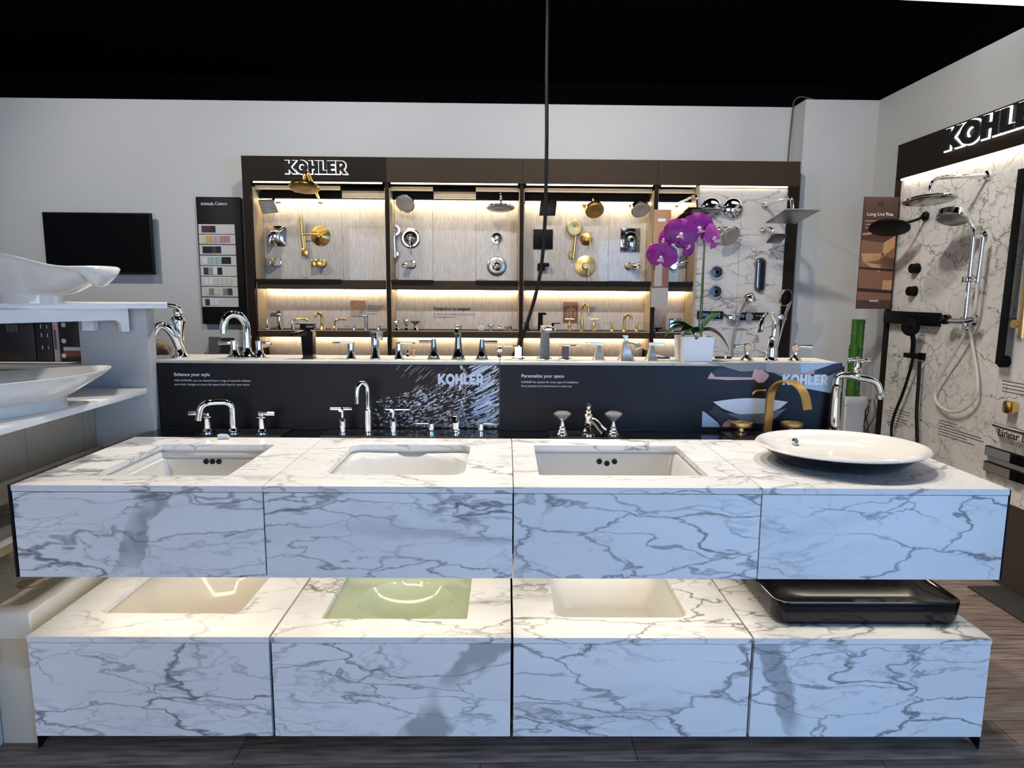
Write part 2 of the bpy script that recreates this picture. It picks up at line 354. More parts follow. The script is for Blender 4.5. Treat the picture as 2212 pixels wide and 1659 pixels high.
# ------------------------------------------------------------------ ROOM SHELL
WY, WXR, ZC = 4.75, 2.51, 2.657
fl = struct(B().box(-5, 4, -3.6, 6.4, -.05, -.006).obj('floor', 'floor_base'))
pm = B().box(0, 1.198, 0, .178, -.006, 0, .0012).obj('plank', 'plank', fl, (-3.2, .72, 0))
first = True
for r in range(23):
    for c in range(5):
        x = -3.3+c*1.2+(r*.47 % 1.2)-.3; y = .72+r*.18
        if first: pm.location = (x, y, 0); first = False; continue
        p = pm.copy(); COL.objects.link(p); p.location = (x, y, 0)
struct(B().box(-5, 4, -3.6, 6.4, 3.3, 3.35).obj('ceiling', 'ceiling_black'))
struct(B().box(-5, WXR+.1, WY, WY+.1, 0, ZC).obj('wall_back', 'wall_paint'))
struct(B().box(WXR, WXR+.1, .2, WY, 0, ZC).obj('wall_right', 'wall_paint'))
struct(B().box(2.018, WXR, 4.56, WY, 0, ZC).obj('wall_pier', 'wall_paint'))
struct(B().box(-5.1, -5, -3.6, 6.4, 0, 3.3).obj('wall_left', 'wall_paint'))
struct(B().box(-5, 4, 6.4, 6.5, 0, 3.3).obj('wall_beyond', 'ceiling_black'))
# ceiling light panel (top right corner of the view)
pl = thing('ceiling_light', 'white square ceiling light panel above the right hand wall', 'light', (2.35, 3.36, 2.9), .07)
B().box(-.75, .75, -.3, .3, 0, .035).obj('frame', 'white_paint', pl)
B().box(-.73, .73, -.29, .29, -.008, 0).obj('diffuser', 'panel_light', pl)
for sx in (-.6, .6): B().cyl((sx, 0, .03), (sx, 0, .4), .004).obj('hanger', 'black_matte', pl)
# ------------------------------------------------------------------ COUNTER : four upper and four lower marble units
ZT, ZUB, ZL, ZLB = .8255, .549, .3638, .0435
UW = .72
for i in range(4):
    marble('marble_top_%d' % i, 1.3+i*.77, (.84, .835, .825), .3, .9, 1.0, (.13, .125, .12))
marble('marble_front_0', 11.4, rot=.55, band=(-1.05, .68, 1.15, .035), dense=1.3)
marble('marble_front_1', 3.1, rot=.35, dense=1.2)
marble('marble_front_2', 5.2, rot=.8, dense=1.0, band=(.10, .66, 1.1, .022))
marble('marble_front_3', 7.7, rot=.5, dense=.8)
marble('marble_low_0', 2.4, rot=.2, dense=1.2)
marble('marble_low_1', 9.1, rot=.7, dense=1.0, band=(-.12, .2, .95, .05))
marble('marble_low_2', 6.6, rot=.6, dense=.9)
marble('marble_low_3', 8.8, rot=.5, dense=.8, band=(.86, .16, 1.9, .04))
def slab(u0, u1, v0, v1, z0, z1, hole=None):
    b = B(); loops = [[(u0, v0), (u1, v0), (u1, v1), (u0, v1)]]
    if hole: loops.append(hole)
    b.prism(loops, XY, z0, z1); return b
def unit(i, upper, hole, label):
    u0 = i*UW; r = thing('vanity_unit', label, 'vanity', C(u0, 0, 0), CA, 'marble sink display units')
    zt, zb = (ZT, ZUB) if upper else (ZL, ZLB)
    g = .0012 if upper else .0035
    hl = [(a-u0, b) for a, b in hole] if hole else None
    slab(g, UW-g, -.002, .64, zt-.018, zt, hl).obj('countertop', 'marble_top_%d' % (i if upper else (i+2) % 4), r)
    B().box(g+.001, UW-g-.001, 0, .018, zb, zt-.0205).obj('front_panel', ('marble_front_%d' if upper else 'marble_low_%d') % i, r)
    B().box(g+.001, .016, .0185, .63, zb+.004, zt-.019).obj('side_panel', 'black_matte', r)
    B().box(UW-.016, UW-g-.001, .0185, .63, zb+.004, zt-.019).obj('side_panel', 'black_matte', r)
    B().box(.0165, UW-.0165, .0185, .63, zb+.004, zb+.02).obj('bottom_panel', 'black_matte', r)
    if upper:
        B().box(.03, UW-.03, .055, .085, zb-.008, zb+.0035).obj('light_strip', 'led_under', r)
        B().box(.03, UW-.03, .345, .375, zb-.008, zb+.0035).obj('light_strip', 'led_under', r)
    else:
        B().box(.02, UW-.02, .10, .60, 0, zb+.0035).obj('plinth', 'black_matte', r)
        if i in (0, 3):
            xx = .004 if i == 0 else UW-.008
            B().prism([[(.002, zb), (.16, zb), (.16, 0.012), (.06, .012), (.002, 0)]], YZ, xx, xx+.004).obj('foot', 'black_matte', r)
    if i == 0 and upper: B().box(-.008, -.001, -.002, .64, zb, zt).obj('end_panel', 'black_matte', r)
    if i == 3 and upper: B().box(UW+.0005, UW+.0045, 0, .64, zb, zt-.002).obj('end_panel', 'black_matte', r)
    return r
H1 = rrect(.372, .312, .205, .207, .010); H2 = rrect(1.075, .327, .215, .203, .045); H3 = rrect(1.782, .330, .262, .202, .008)
K1 = rrect(.352, .350, .222, .205, .022); K2 = rrect(1.070, .320, .229, .208, .006); K3 = rrect(1.788, .335, .212, .21, .035)
units = ['upper left end marble vanity unit with square undermount sink', 'upper marble vanity unit with rounded wavy sink, second from left',
         'upper marble vanity unit with widest rectangular sink opening', 'upper right end marble vanity unit carrying the oval vessel bowl',
         'lower left end marble vanity unit with cream sink', 'lower marble vanity unit with pale green sink', 'lower marble vanity unit with grey rectangular sink',
         'lower right end marble vanity unit under the black basin']
for i, h in enumerate((H1, H2, H3, None)): unit(i, True, h, units[i])
for i, h in enumerate((K1, K2, K3, None)): unit(i, False, h, units[4+i])
# undermount sinks : open shell hanging under each slab
def sink(name, label, mat, z, rings, holes=None, thick=.012, drain=None, group='undermount sinks'):
    """rings: list of (loop, depth) from the rim downwards, inside surface; loops share the point count"""
    cx = sum(p[0] for p in rings[0][0])/len(rings[0][0]); cy = sum(p[1] for p in rings[0][0])/len(rings[0][0])
    zb = z-max(d for _, d in rings)-thick
    r = thing(name, label, 'sink', C(cx, cy, zb), CA, group)
    b = B(); inner = [[(p[0]-cx, p[1]-cy, z-d-zb) for p in lp] for lp, d in rings]
    outer = []
    for lp, d in rings[::-1]:
        outer.append([((p[0]-cx)*(1+thick/.2), (p[1]-cy)*(1+thick/.2), max(0, z-d-zb-(thick if d > .02 else 0))) for p in lp])
    b.rings(inner[::-1]+outer[::-1], True, True)
    b.obj('basin', mat, r, sharp=.9)
    for hx, hz in holes or []:
        B().cyl((hx-cx, holes_v-cy+.004, z-hz-zb), (hx-cx, holes_v-cy-.0015, z-hz-zb), .0085, n=14).obj('overflow_hole', 'black_matte', r)
    if drain:
        dz = z-max(d for _, d in rings)-zb
        B().lathe([(.024, 0), (.024, .003), (.018, .004), (.016, .001), (.004, .001)], (drain[0]-cx, drain[1]-cy, dz+.0005)).obj('drain', 'chrome', r)
    return r
def ins(loop, f, g, c): return [(c[0]+(x-c[0])*f, c[1]+(y-c[1])*g) for x, y in loop]
zs = ZT-.019
R0 = rrect(.372, .312, .212, .214, .012)
holes_v = .5075
sink('undermount_sink', 'square white undermount sink with stepped rim, leftmost in the upper counter', 'white_ceramic', zs,
     [(R0, 0), (R0, .006), (rrect(.372, .312, .204, .206, .012), .012), (rrect(.372, .312, .203, .205, .014), .03), (rrect(.372, .312, .196, .198, .02), .034), (rrect(.372, .312, .180, .182, .03), .145), (rrect(.372, .312, .16, .16, .05), .16)],
     [(.351, .042), (.328, .042), (.374, .042)], drain=(.372, .36))
R0 = rrect(1.075, .327, .222, .21, .05)
sink('undermount_sink', 'white undermount sink with rounded corners and curved bowl in the upper counter', 'white_ceramic', zs,
     [(R0, 0), (R0, .008), (ellp(1.075, .327, .215, .205), .012), (ellp(1.075, .327, .205, .19), .03), (ellp(1.075, .327, .185, .165), .07), (ellp(1.075, .327, .15, .12), .115), (ellp(1.075, .327, .08, .06), .14)], drain=(1.075, .327))
R0 = rrect(1.782, .330, .27, .21, .010); holes_v = .525
sink('undermount_sink', 'wide rectangular white undermount sink with three overflow holes in a triangle', 'white_ceramic', zs,
     [(R0, 0), (R0, .008), (rrect(1.782, .330, .258, .202, .012), .012), (rrect(1.782, .33, .25, .197, .015), .04), (rrect(1.782, .33, .235, .185, .02), .15), (rrect(1.782, .33, .21, .16, .04), .162)],
     [(1.762, .040), (1.79, .047), (1.818, .040)], drain=(1.782, .36))
zs = ZL-.019
R0 = rrect(.352, .350, .229, .212, .024)
sink('undermount_sink', 'cream undermount sink with oval bowl, leftmost in the lower counter', 'biscuit_ceramic', zs,
     [(R0, 0), (R0, .006), (rrect(.352, .35, .222, .206, .03), .01), (ellp(.352, .355, .205, .185), .05), (ellp(.352, .36, .17, .15), .10), (ellp(.352, .36, .09, .08), .135)], drain=(.352, .36))
R0 = rrect(1.070, .320, .236, .215, .008)
sink('undermount_sink', 'pale green glass sink with round bowl in the lower counter', 'green_ceramic', zs,
     [(R0, 0), (R0, .005), (rrect(1.07, .32, .225, .205, .012), .012), (rrect(1.07, .32, .205, .19, .03), .022), (ellp(1.07, .345, .165, .15), .028), (ellp(1.07, .345, .15, .135), .06), (ellp(1.07, .345, .11, .10), .10), (ellp(1.07, .345, .05, .05), .12)], drain=(1.07, .345))
R0 = rrect(1.788, .335, .219, .217, .038)
sink('undermount_sink', 'warm grey rectangular sink in the lower counter', 'grey_ceramic', zs,
     [(R0, 0), (R0, .006), (rrect(1.788, .335, .21, .208, .035), .01), (rrect(1.788, .335, .19, .19, .03), .075), (rrect(1.788, .335, .165, .165, .03), .09), (rrect(1.788, .335, .15, .15, .03), .13)], drain=(1.788, .335))
# oval vessel bowl, white inside and black outside
vb = thing('vessel_bowl', 'oval vessel bowl, white inside and black outside, on the right end counter', 'sink', C(2.53, .295, ZT+.0005), CA)
def ering(a, b_, z, n=40, tilt=0): return [(a*math.cos(2*math.pi*i/n), b_*math.sin(2*math.pi*i/n), z+tilt*math.cos(2*math.pi*i/n)) for i in range(n)]
B().rings([ering(.175, .145, 0), ering(.19, .16, .004), ering(.225, .195, .03), ering(.257, .222, .054)], True, False).obj('outer_shell', 'black_gloss', vb)
B().rings([ering(.257, .222, .0535), ering(.268, .233, .056), ering(.272, .237, .061), ering(.268, .233, .065), ering(.258, .223, .063), ering(.23, .196, .042), ering(.19, .16, .022), ering(.12, .10, .013), ering(.03, .03, .011)], False, True).obj('inner_bowl', 'vessel_white', vb)
B().lathe([(.013, 0), (.013, .006), (.009, .009)], (-.085, .158, .036), (.25, -.8, .35), 16).obj('overflow_cap', 'chrome', vb)
# black rectangular basin on the lower right unit
bb = thing('vessel_basin', 'glossy black rectangular vessel basin on the lower right unit', 'sink', C(2.545, .305, ZL+.0005), CA)
def rr3(hx, hy, r, z): return [(x, y, z) for x, y in rrect(0, 0, hx, hy, r, 6)]
B().rings([rr3(.272, .216, .03, 0), rr3(.284, .228, .04, .004), rr3(.291, .235, .045, .02), rr3(.295, .239, .045, .072), rr3(.2935, .2375, .044, .0775), rr3(.288, .232, .042, .0785), rr3(.283, .227, .04, .075), rr3(.274, .219, .04, .0715), rr3(.22, .17, .06, .070), rr3(.1, .08, .06, .0695)], True, True).obj('basin', 'black_gloss', bb, sharp=.9)
B().lathe([(.022, 0), (.022, .003), (.005, .004)], (0, 0, .070)).obj('drain', 'black_metal', bb)
# black faucet deck behind the counter and white ledge above
dk = thing('faucet_deck', 'black faucet deck running behind the marble counter', 'counter', C(0, .642, 0), CA)
B().box(0, 2.785, 0, .156, 0, ZT-.004).obj('cabinet', 'black_matte', dk)
for a, b_ in ((.002, 1.39), (1.394, 2.783)): B().box(a, b_, .001, .157, ZT-.0038, ZT).obj('deck_top', 'black_gloss', dk)
lg = thing('display_ledge', 'white topped ledge behind the printed panels holding chrome faucets', 'shelf', C(0, .818, 0), CA)
B().box(.004, 2.785, 0, .24, 0, 1.092).obj('cabinet', 'white_paint', lg)
for a, b_ in ((.004, .70), (.702, 1.39), (1.392, 2.09), (2.092, 2.785)): B().box(a, b_, -.016, .245, 1.0925, 1.1035, .001).obj('ledge_top', 'ledge_stone', lg)
# printed panels
def panel(u0, u1, label):
    r = thing('printed_panel', label, 'panel', C(u0, .801, ZT+.0005), CA, 'printed backsplash panels')
    B().box(0, u1-u0, 0, .0155, 0, 1.0915-ZT).obj('board', 'navy_panel', r)
    return r
def on_panel(px, py, u0):
    u, v, z = loc_c(atv(px, py, .801)); return (u-u0, z-ZT-.0005)
P1 = panel(.004, 1.389, 'dark printed panel reading Enhance your style with a water splash picture')
P2 = panel(1.392, 2.783, 'dark printed panel reading Personalize your space with a bowl picture')
def ptext(root, u0, px, py, pw, s, mat, bold):
    a = on_panel(px, py, u0); b_ = on_panel(px+pw, py, u0)
    text(root, s, b_[0]-a[0], (a[0], -.0006, a[1]), mat, bold=bold)
ptext(P1, .004, 376, 812, 77, 'Enhance your style', 'print_white', .02)
ptext(P1, .004, 377, 823.5, 165, 'With KOHLER, you can choose from a range of materials, finishes,', 'print_white', 0)
ptext(P1, .004, 377, 832, 163, "and artistic designs to create the space that's best for your home.", 'print_white', 0)
ptext(P2, 1.392, 1126, 815, 92, 'Personalize your space', 'print_white', .02)
ptext(P2, 1.392, 1126, 827, 123, 'KOHLER has options for every type of installation,', 'print_white', 0)
ptext(P2, 1.392, 1126, 835.5, 110, 'from pedestal and undermount to vanity-top.', 'print_white', 0)
def plogo(root, u0, x0, x1, y0, y1, mat):
    a = on_panel(x0, y1, u0); b_ = on_panel(x1, y0, u0)
    logo(root, b_[0]-a[0], b_[1]-a[1], (a[0], -.0022, a[1]), (0, 0, 0), mat, .0008)
plogo(P1, .004, 946, 1046, 808, 830, 'print_bowl'); plogo(P2, 1.392, 1689, 1790, 809, 831, 'print_white')
# water splash print: droplets and streaks, flat on the panel
b = B(); rnd = random.Random(3); x0p, z0p = on_panel(1078, 922, .004); xl, zh = on_panel(800, 784, .004); Wp = x0p-xl; Hp = zh-z0p
def blob(cx, cz, L, T, ang, mat, d):
    ca, sa = math.cos(ang), math.sin(ang)
    pts = []
    for i in range(8):
        a = 2*math.pi*i/8; jx = 1+.25*(rnd.random()-.5); px_, pz_ = L*math.cos(a)*jx, T*math.sin(a)*jx
        X = cx+px_*ca-pz_*sa; Z = cz+px_*sa+pz_*ca
        pts.append((min(max(X, .01), x0p-.0003), min(max(Z, .002), 1.0905-ZT)))
    vs = [b.v((x, d, z)) for x, z in pts]; b.face(vs, mat)
for i in range(900):
    s_ = rnd.random()**.7; h_ = rnd.random()
    cx = x0p-Wp*(1-s_)*1.05; cz = z0p+Hp*(h_**1.4)*(.35+.65*s_)
    ang = .25+.55*(cz-z0p)/Hp+.15*(rnd.random()-.5)
    L = .0025+.0075*rnd.random()*(.5+s_); T = .0013+.0019*rnd.random()
    if rnd.random() < .25*s_: L *= 2
    m_ = rnd.choice(['print_white', 'print_bowl', 'print_white', 'print_blue', 'print_grey', 'print_grey', 'print_rust', 'print_tan'])
    blob(cx, cz, L, T, ang, m_, -.0003-.00015*(i % 3))
for i in range(26):      # broad slanting bands at the right edge
    t = i/26; cz = z0p+Hp*(.10+.95*t); cx = x0p-.012-.05*rnd.random()-.04*t
    blob(cx, cz, .040+.025*rnd.random(), .0042, .42+.12*t, rnd.choice(['print_blue', 'print_bowl']), -.0008)
for i in range(34):      # upper rusty streaks fading to the left
    cx = x0p-Wp*(.25+.55*rnd.random()); cz = z0p+Hp*(.60+.38*rnd.random())
    blob(cx, cz, .012+.012*rnd.random(), .0010, .75, rnd.choice(['print_rust', 'print_rust', 'print_tan', 'print_white']), -.0008)
for i in range(60):      # falling stream
    t = i/60; sx_, _ = on_panel(1000, 800, .004)
    blob(sx_+.008*math.sin(t*17)+.012*(rnd.random()-.5), z0p+Hp*(.05+.93*t), .0025+.003*rnd.random(), .006, .1, rnd.choice(['print_grey', 'print_tan', 'print_white', 'print_grey']), -.0011)
b.obj('splash_print', None, P1, recalc=False, kind='stuff')
# hand, sleeve and bowl picture
b = B()
def ppoly(pts, mat, d):
    q = [on_panel(x, y, 1.392) for x, y in pts]; vs = [b.v((x, d, z)) for x, z in q]; b.face(vs, mat)
ppoly([(1525, 783.5), (1820, 783.5), (1817, 845), (1740, 838), (1660, 800), (1600, 803), (1556, 790)], 'print_grey', -.0002)
ppoly([(1655, 783.5), (1728, 783.5), (1728, 812), (1655, 803)], 'print_tan', -.0004)
ppoly([(1728, 783.5), (1820, 783.5), (1818, 845), (1815, 853), (1735, 838), (1745, 805), (1730, 806)], 'print_sky', -.0004)
ppoly([(1556, 792), (1600, 805), (1630, 800), (1628, 822), (1560, 818), (1535, 808)], 'print_sleeve', -.0005)
ppoly([(1528, 818), (1536, 804), (1545, 814), (1625, 815), (1628, 820), (1570, 821)], 'print_skin', -.0006)
ppoly([(1629, 797), (1648, 800), (1661, 809), (1660, 815), (1650, 826), (1638, 827), (1624, 815)], 'print_skin', -.0006)
ppoly([(1760, 800), (1800, 786), (1820, 783.5), (1819, 800), (1790, 812), (1745, 812)], 'print_sleeve', -.0005)
ppoly([(1738, 806), (1752, 799), (1760, 797), (1759, 808), (1738, 808)], 'print_skin', -.0006)
bw = [(1540+162*t, 868-8*math.sin(math.pi*t)) for t in [i/12 for i in range(13)]]
ppoly(bw[::-1]+[(1560+125*t, 877+21*math.sin(math.pi*(.08+.84*t))) for t in [i/12 for i in range(13)]], 'print_bowl', -.0005)
ppoly([(1568, 892), (1600, 895), (1650, 893), (1699, 882), (1672, 905), (1655, 915), (1610, 914)], 'print_bowl_side', -.0006)
ppoly([(1517, 888), (1522, 890), (1550, 912), (1556, 922.3), (1516, 922.3)], 'print_blue', -.0006)
ppoly([(1545, 876), (1568, 892), (1590, 905), (1600, 922.3), (1556, 922.3), (1550, 905), (1532, 890)], 'print_sleeve', -.0008)
ppoly([(1575, 906), (1588, 910), (1580, 922.3), (1560, 922.3), (1562, 914)], 'print_skin', -.001)
ppoly([(1625, 848), (1632, 842), (1655, 841), (1655, 844), (1634, 845), (1626, 853)], 'brass_brushed', -.0008)
b.obj('bowl_print', None, P2, recalc=False)
# ------------------------------------------------------------------ FAUCETS
GF = 'faucets on show'
def fixture(name, label, cat, P, rz=0, group=None):
    r = thing(name, label, cat, P, rz, group); return r, kof(P)
def base_on_deck(px, v, z=ZT): # deck / ledge point below pixel column px
    lo = None
    d0 = C(0, v, z); # solve u so that the point projects to px
    u = 1.4
    for _ in range(20):
        P = C(u, v, z)-CAM; x = IW/2+FPX*P.dot(RT)/P.dot(FWD); u += (px-x)*(P.dot(FWD)/FPX)
    return C(u, v, z)
def plate(r, k, x0, x1, y0=-30, y1=55):
    B(k).box(x0, x1, y0, y1, 0.2, 3.2).obj('display_plate', 'acrylic_dark', r)
def lever(r, k, x, h, xa, xb, mat, kind, z1=None, th=4.5, dep=5):
    """one handle: base, body and lever as part > sub-part"""
    if kind == 'round':      # ringed base, tapered body, collar disc, flat lever
        o = B(k).lathe([(15, 3), (15, 5), (11, 7), (10, 11), (8, 13), (7.5, h-12), (8.5, h-10), (12, h-9), (12, h-7), (6, h-6), (6, h)], (x, 0, 0)).obj('handle', mat, r)
        B(k).box(min(xa, xb), max(xa, xb), -dep, dep, h-th, h+th, 1).obj('lever', mat, o)
    elif kind == 'cross':
        o = B(k).lathe([(10, 3), (10, 6), (7, 8), (6.5, 14), (7.5, 15), (7.5, h-22), (6, h-20), (3, h-18), (3, h)], (x, 0, 0)).obj('handle', mat, r)
        B(k).cyl((xa, 0, h), (xb, 0, h), 3.6).cyl((x, -18, h), (x, 18, h), 3.6).obj('lever', mat, o)
    elif kind == 'thin':
        o = B(k).lathe([(10, 3), (10, 5), (8, 6), (8, 9), (10, 10), (7, 12), (7, h-2), (6, h)], (x, 0, 0)).obj('handle', mat, r)
        B(k).box(min(xa, xb), max(xa, xb), -4, 4, h-3, h, .8).obj('lever', mat, o)
    elif kind == 'flare':    # concave flared body
        o = B(k).lathe([(17, 0), (17, 2), (12, 6), (8.5, 13), (7, 22), (7.5, h)], (x, 0, 0)).obj('handle', mat, r)
        B(k).box(min(xa, xb), max(xa, xb), -4, 4, h-9, h-2, 1).obj('lever', mat, o)
    elif kind == 'block':    # rounded column with plate lever
        o = B(k).lathe([(11, 0), (11, 2), (8, 6), (8, h-2), (8, h)], (x, 0, 0), ex=.95).obj('handle', mat, r)
        B(k).box(min(xa, xb), max(xa, xb), -7, 7, h, h+3.5, .8).obj('lever', mat, o)
    elif kind == 'bell':
        o = B(k).lathe([(14, 0), (14, 3), (12, 4), (12, 7), (10, 9), (7.5, 18), (5.5, 32), (4.5, h)], (x, 0, 0)).obj('handle', mat, r)
        B(k).cyl((xa, 0, h-6), (xb, 0, h-6), 3, 3.6).obj('lever', mat, o)
    elif kind == 'square':
        o = B(k).box(x-14, x+14, -14, 14, 0, 4, .8).box(x-7, x+7, -7, 7, 4, h).obj('handle', mat, r)
        B(k).box(min(xa, xb), max(xa, xb), -7, 7, h, h+3.5, .8).obj('lever', mat, o)
    elif kind == 'cone':
        o = B(k).rings([rr3(14, 14, 3, 0), rr3(12, 12, 3, 3), rr3(9, 9, 3, 12), rr3(5, 5, 2, h-3), rr3(3, 3, 1, h)]).obj('handle', mat, r, (x*k, 0, 0))
        B(k).hexa([(min(xa, xb)-x, -4, h-2), (max(xa, xb)-x, -4, h-4), (max(xa, xb)-x, 4, h-4), (min(xa, xb)-x, 4, h-2)], [(min(xa, xb)-x, -4, h+5), (max(xa, xb)-x, -4, h+4), (max(xa, xb)-x, 4, h+4), (min(xa, xb)-x, 4, h+5)], .6).obj('lever', mat, o)
    elif kind == 'trad':
        o = B(k).lathe([(14, 0), (14, 3), (11, 6), (8, 10), (7, 16), (6.5, h-10), (8, h-8), (8, h-2), (5, h)], (x, 0, 0)).obj('handle', mat, r)
        s_ = 1 if xb > x else -1
        B(k).tube([(x, 0, h-5), (x+s_*14, 0, h-5), (xb, 0, h-6)], 3, rs=(2.4, 5)).obj('lever', mat, o)
    return o
# --- on the black deck -------------------------------------------------------
VD = .70
P = base_on_deck(505, VD); r, k = fixture('widespread_faucet', 'chrome faucet with squared bent spout and flat levers beside the left sink', 'faucet', P, CA, GF)
plate(r, k, -70, 112)
lever(r, k, -55, 46, -60, -94, 'chrome', 'round'); lever(r, k, 62, 46, 56, 91, 'chrome', 'round')
B(k).lathe([(16, 3), (16, 5), (11, 7), (10, 12), (7.5, 14), (7, 18)]).tube([(0, 0, 14), (0, 0, 55), (-1, -2, 62), (-6, -5, 68), (-16, -10, 71), (-38, -24, 72), (-48, -29, 68), (-54, -32, 58), (-58, -34, 36)], 7.5).obj('spout', 'chrome', r)
tg = thing('label_tag', 'small white label tag lying on the counter edge by the left sink', 'tag', C(.352, .612, ZT+.0005), CA)
B().prism([[(x, z) for x, z in [(-.022, 0), (.022, 0), (.024, .016), (.016, .026), (-.006, .028), (-.02, .022)]]], lambda a, b_, d: (a, d-b_*.5, b_*.8), 0, .002).obj('tag', 'tag_white', tg)
B().box(-.009, .009, -.0095, -.009, .0158, .0166).obj('print', 'ink', tg)
P = base_on_deck(796, VD); r, k = fixture('widespread_faucet', 'tall slim chrome faucet with crossbar handles behind the wavy sink', 'faucet', P, CA, GF)
plate(r, k, -95, 100)
lever(r, k, -55, 56, -80, -34, 'chrome', 'cross'); lever(r, k, 54, 56, 38, 90, 'chrome', 'cross')
B(k).lathe([(11, 3), (11, 6), (8, 8), (7.5, 14), (7.5, 54), (5.5, 56)]).tube([(0, 0, 50), (0, 0, 96), (-2, -3, 108), (-9, -8, 114), (-16, -13, 108), (-19, -15, 96), (-20, -16, 70)], 5).obj('spout', 'chrome', r)
P = base_on_deck(985, VD); r, k = fixture('widespread_faucet', 'short chrome faucet with thin levers standing below the splash picture', 'faucet', P, CA, GF)
plate(r, k, -88, 92)
lever(r, k, -53, 27, -52, -92, 'chrome', 'thin'); lever(r, k, 54, 27, 54, 92, 'chrome', 'thin')
B(k).lathe([(11, 3), (11, 6), (9, 8), (9, 11), (11, 12), (9, 14), (8.5, 40)]).tube([(0, 2, 34), (0, -2, 42), (0, -22, 47), (0, -42, 45), (0, -47, 38)], 8.5).obj('spout', 'chrome', r)
P = base_on_deck(1270, VD); r, k = fixture('widespread_faucet', 'vintage nickel faucet with faceted crystal handles behind the widest sink', 'faucet', P, CA, GF)
plate(r, k, -85, 70)
B(k).lathe([(17, 3), (17, 6), (14, 8), (15, 12), (12, 15), (9, 20), (11, 24), (9, 28), (8, 36), (11, 42), (11, 46), (7, 50), (8, 54), (4, 58), (6, 62), (5, 67), (1, 71)]).tube([(2, 0, 36), (12, -10, 34), (24, -20, 20), (32, -27, 12)], 7, rs=(6.5, 11)).obj('spout', 'nickel', r)
for hx in (-56, 54):
    o = B(k).lathe([(15, 3), (15, 5), (12, 8), (12, 11), (9, 14), (9, 18), (6, 21), (6, 25), (4, 29), (4, 32)], (hx, 0, 0)).obj('handle', 'nickel', r)
    B(k).lathe([(4, 32), (19, 46), (19, 49), (12, 53), (3, 54)], (hx, 0, 0), n=8).obj('crystal', 'crystal', o, sharp=.1)
P = base_on_deck(1657, .735); r, k = fixture('widespread_faucet', 'brushed gold faucet with flat ribbon spout and wheel handles by the vessel bowl', 'faucet', P, CA, GF)
plate(r, k, -95, 110, -55, 30)
for hx in (-57, 52):
    o = B(k).lathe([(12, 3), (12, 6), (7, 8), (6, 12), (5, 18)], (hx, 0, 0)).obj('handle', 'brass_brushed', r)
    B(k).lathe([(5, 17), (22, 18), (23, 20), (23, 27), (20, 27.5), (18, 22), (4, 22)], (hx, 0, 0), n=24).obj('wheel', 'brass_brushed', o)
d = Vector((.66, -.75, 0)); arc = [(0, 3), (1, 45), (2, 78), (7, 100), (22, 117), (42, 121), (62, 113), (76, 95), (84, 66)]
B(k).ribbon([d*a+Vector((0, 0, z)) for a, z in arc], (.88, .47, 0), 11, 2.2).obj('spout', 'brass_brushed', r)
P = base_on_deck(1799, .762); r, k = fixture('tall_faucet', 'tall polished nickel tap with cross handle at the right end of the deck', 'faucet', P, CA, GF)
B(k).lathe([(17, 0), (17, 4), (14, 6), (14, 10), (12, 13), (13, 20), (11, 40), (9.5, 75), (9.5, 100), (11, 104), (9, 108), (9, 114)]).obj('column', 'nickel', r)
sp = B(k).tube([(0, 0, 106), (1, 0, 120), (8, -2, 127), (22, -6, 128), (40, -10, 124), (62, -16, 120), (76, -20, 112), (82, -22, 98), (84, -22, 88)], 7.5, rs=(8, 6.5)).lathe([(9, 0), (10, 3), (10, 8), (7, 10)], (84, -22, 80)).obj('spout', 'nickel', r)
hv = B(k).lathe([(9, 0), (10, 4), (8, 10), (10, 14), (10, 18), (6, 22), (6, 28), (4, 34), (4, 38)], (36, -9, 124)).obj('valve', 'nickel', r)
hb = B(k)
for dx, dy, dz in ((22, -4, 0), (-15, 4, 0), (3, -16, 0), (-3, 16, 0)): hb.tube([(36, -9, 160), (36+dx*.6, -9+dy*.6, 161), (36+dx, -9+dy, 160)], 3, rs=(2.5, 4.5)).ell((36+dx, -9+dy, 160), (5, 5, 5))
hb.ell((36, -9, 162), (5, 5, 6)).obj('cross_handle', 'nickel', hv)
# --- on the white ledge --------------------------------------------------------
ZG = 1.1037; VL = .90
P = base_on_deck(389, VL, ZG); r, k = fixture('single_lever_faucet', 'ornate chrome faucet with curved lever standing at the left end of the ledge', 'faucet', P, CA, GF)
B(k).lathe([(19, 0), (19, 3), (15, 6), (12, 14), (10, 30), (10, 55), (12, 70), (15, 78), (15, 82), (12, 86), (8, 90), (10, 96), (7, 104)], n=20).obj('body', 'chrome', r)
B(k).tube([(4, -6, 22), (-2, -16, 48), (-12, -24, 66), (-24, -30, 70), (-32, -34, 60), (-34, -35, 52)], 8, rs=(9, 8)).obj('spout', 'chrome', r)
B(k).tube([(8, 0, 96), (4, -3, 108), (-10, -6, 112), (-22, -8, 114), (-26, -8, 115)], 4, rs=(5, 3)).ell((-27, -8, 115), (4, 4, 4)).obj('lever', 'chrome', r)
P = base_on_deck(535, VL, ZG); r, k = fixture('centerset_faucet', 'chrome high arc faucet with two levers on one base plate, below the colour board', 'faucet', P, CA, GF)
B(k).rings([rr3(46, 16, 14, 0), rr3(46, 16, 14, 3), rr3(42, 13, 12, 5)]).obj('base_plate', 'chrome', r)
lever(r, k, -28, 38, -30, -61, 'chrome', 'flare'); lever(r, k, 26, 38, 28, 52, 'chrome', 'flare')
B(k).lathe([(19, 4), (15, 8), (9, 16), (8, 24)]).tube([(0, 0, 14), (1, 0, 60), (-2, -4, 80), (-10, -10, 92), (-20, -18, 95), (-30, -26, 88), (-35, -30, 72), (-36, -31, 55)], 8).obj('spout', 'chrome', r)
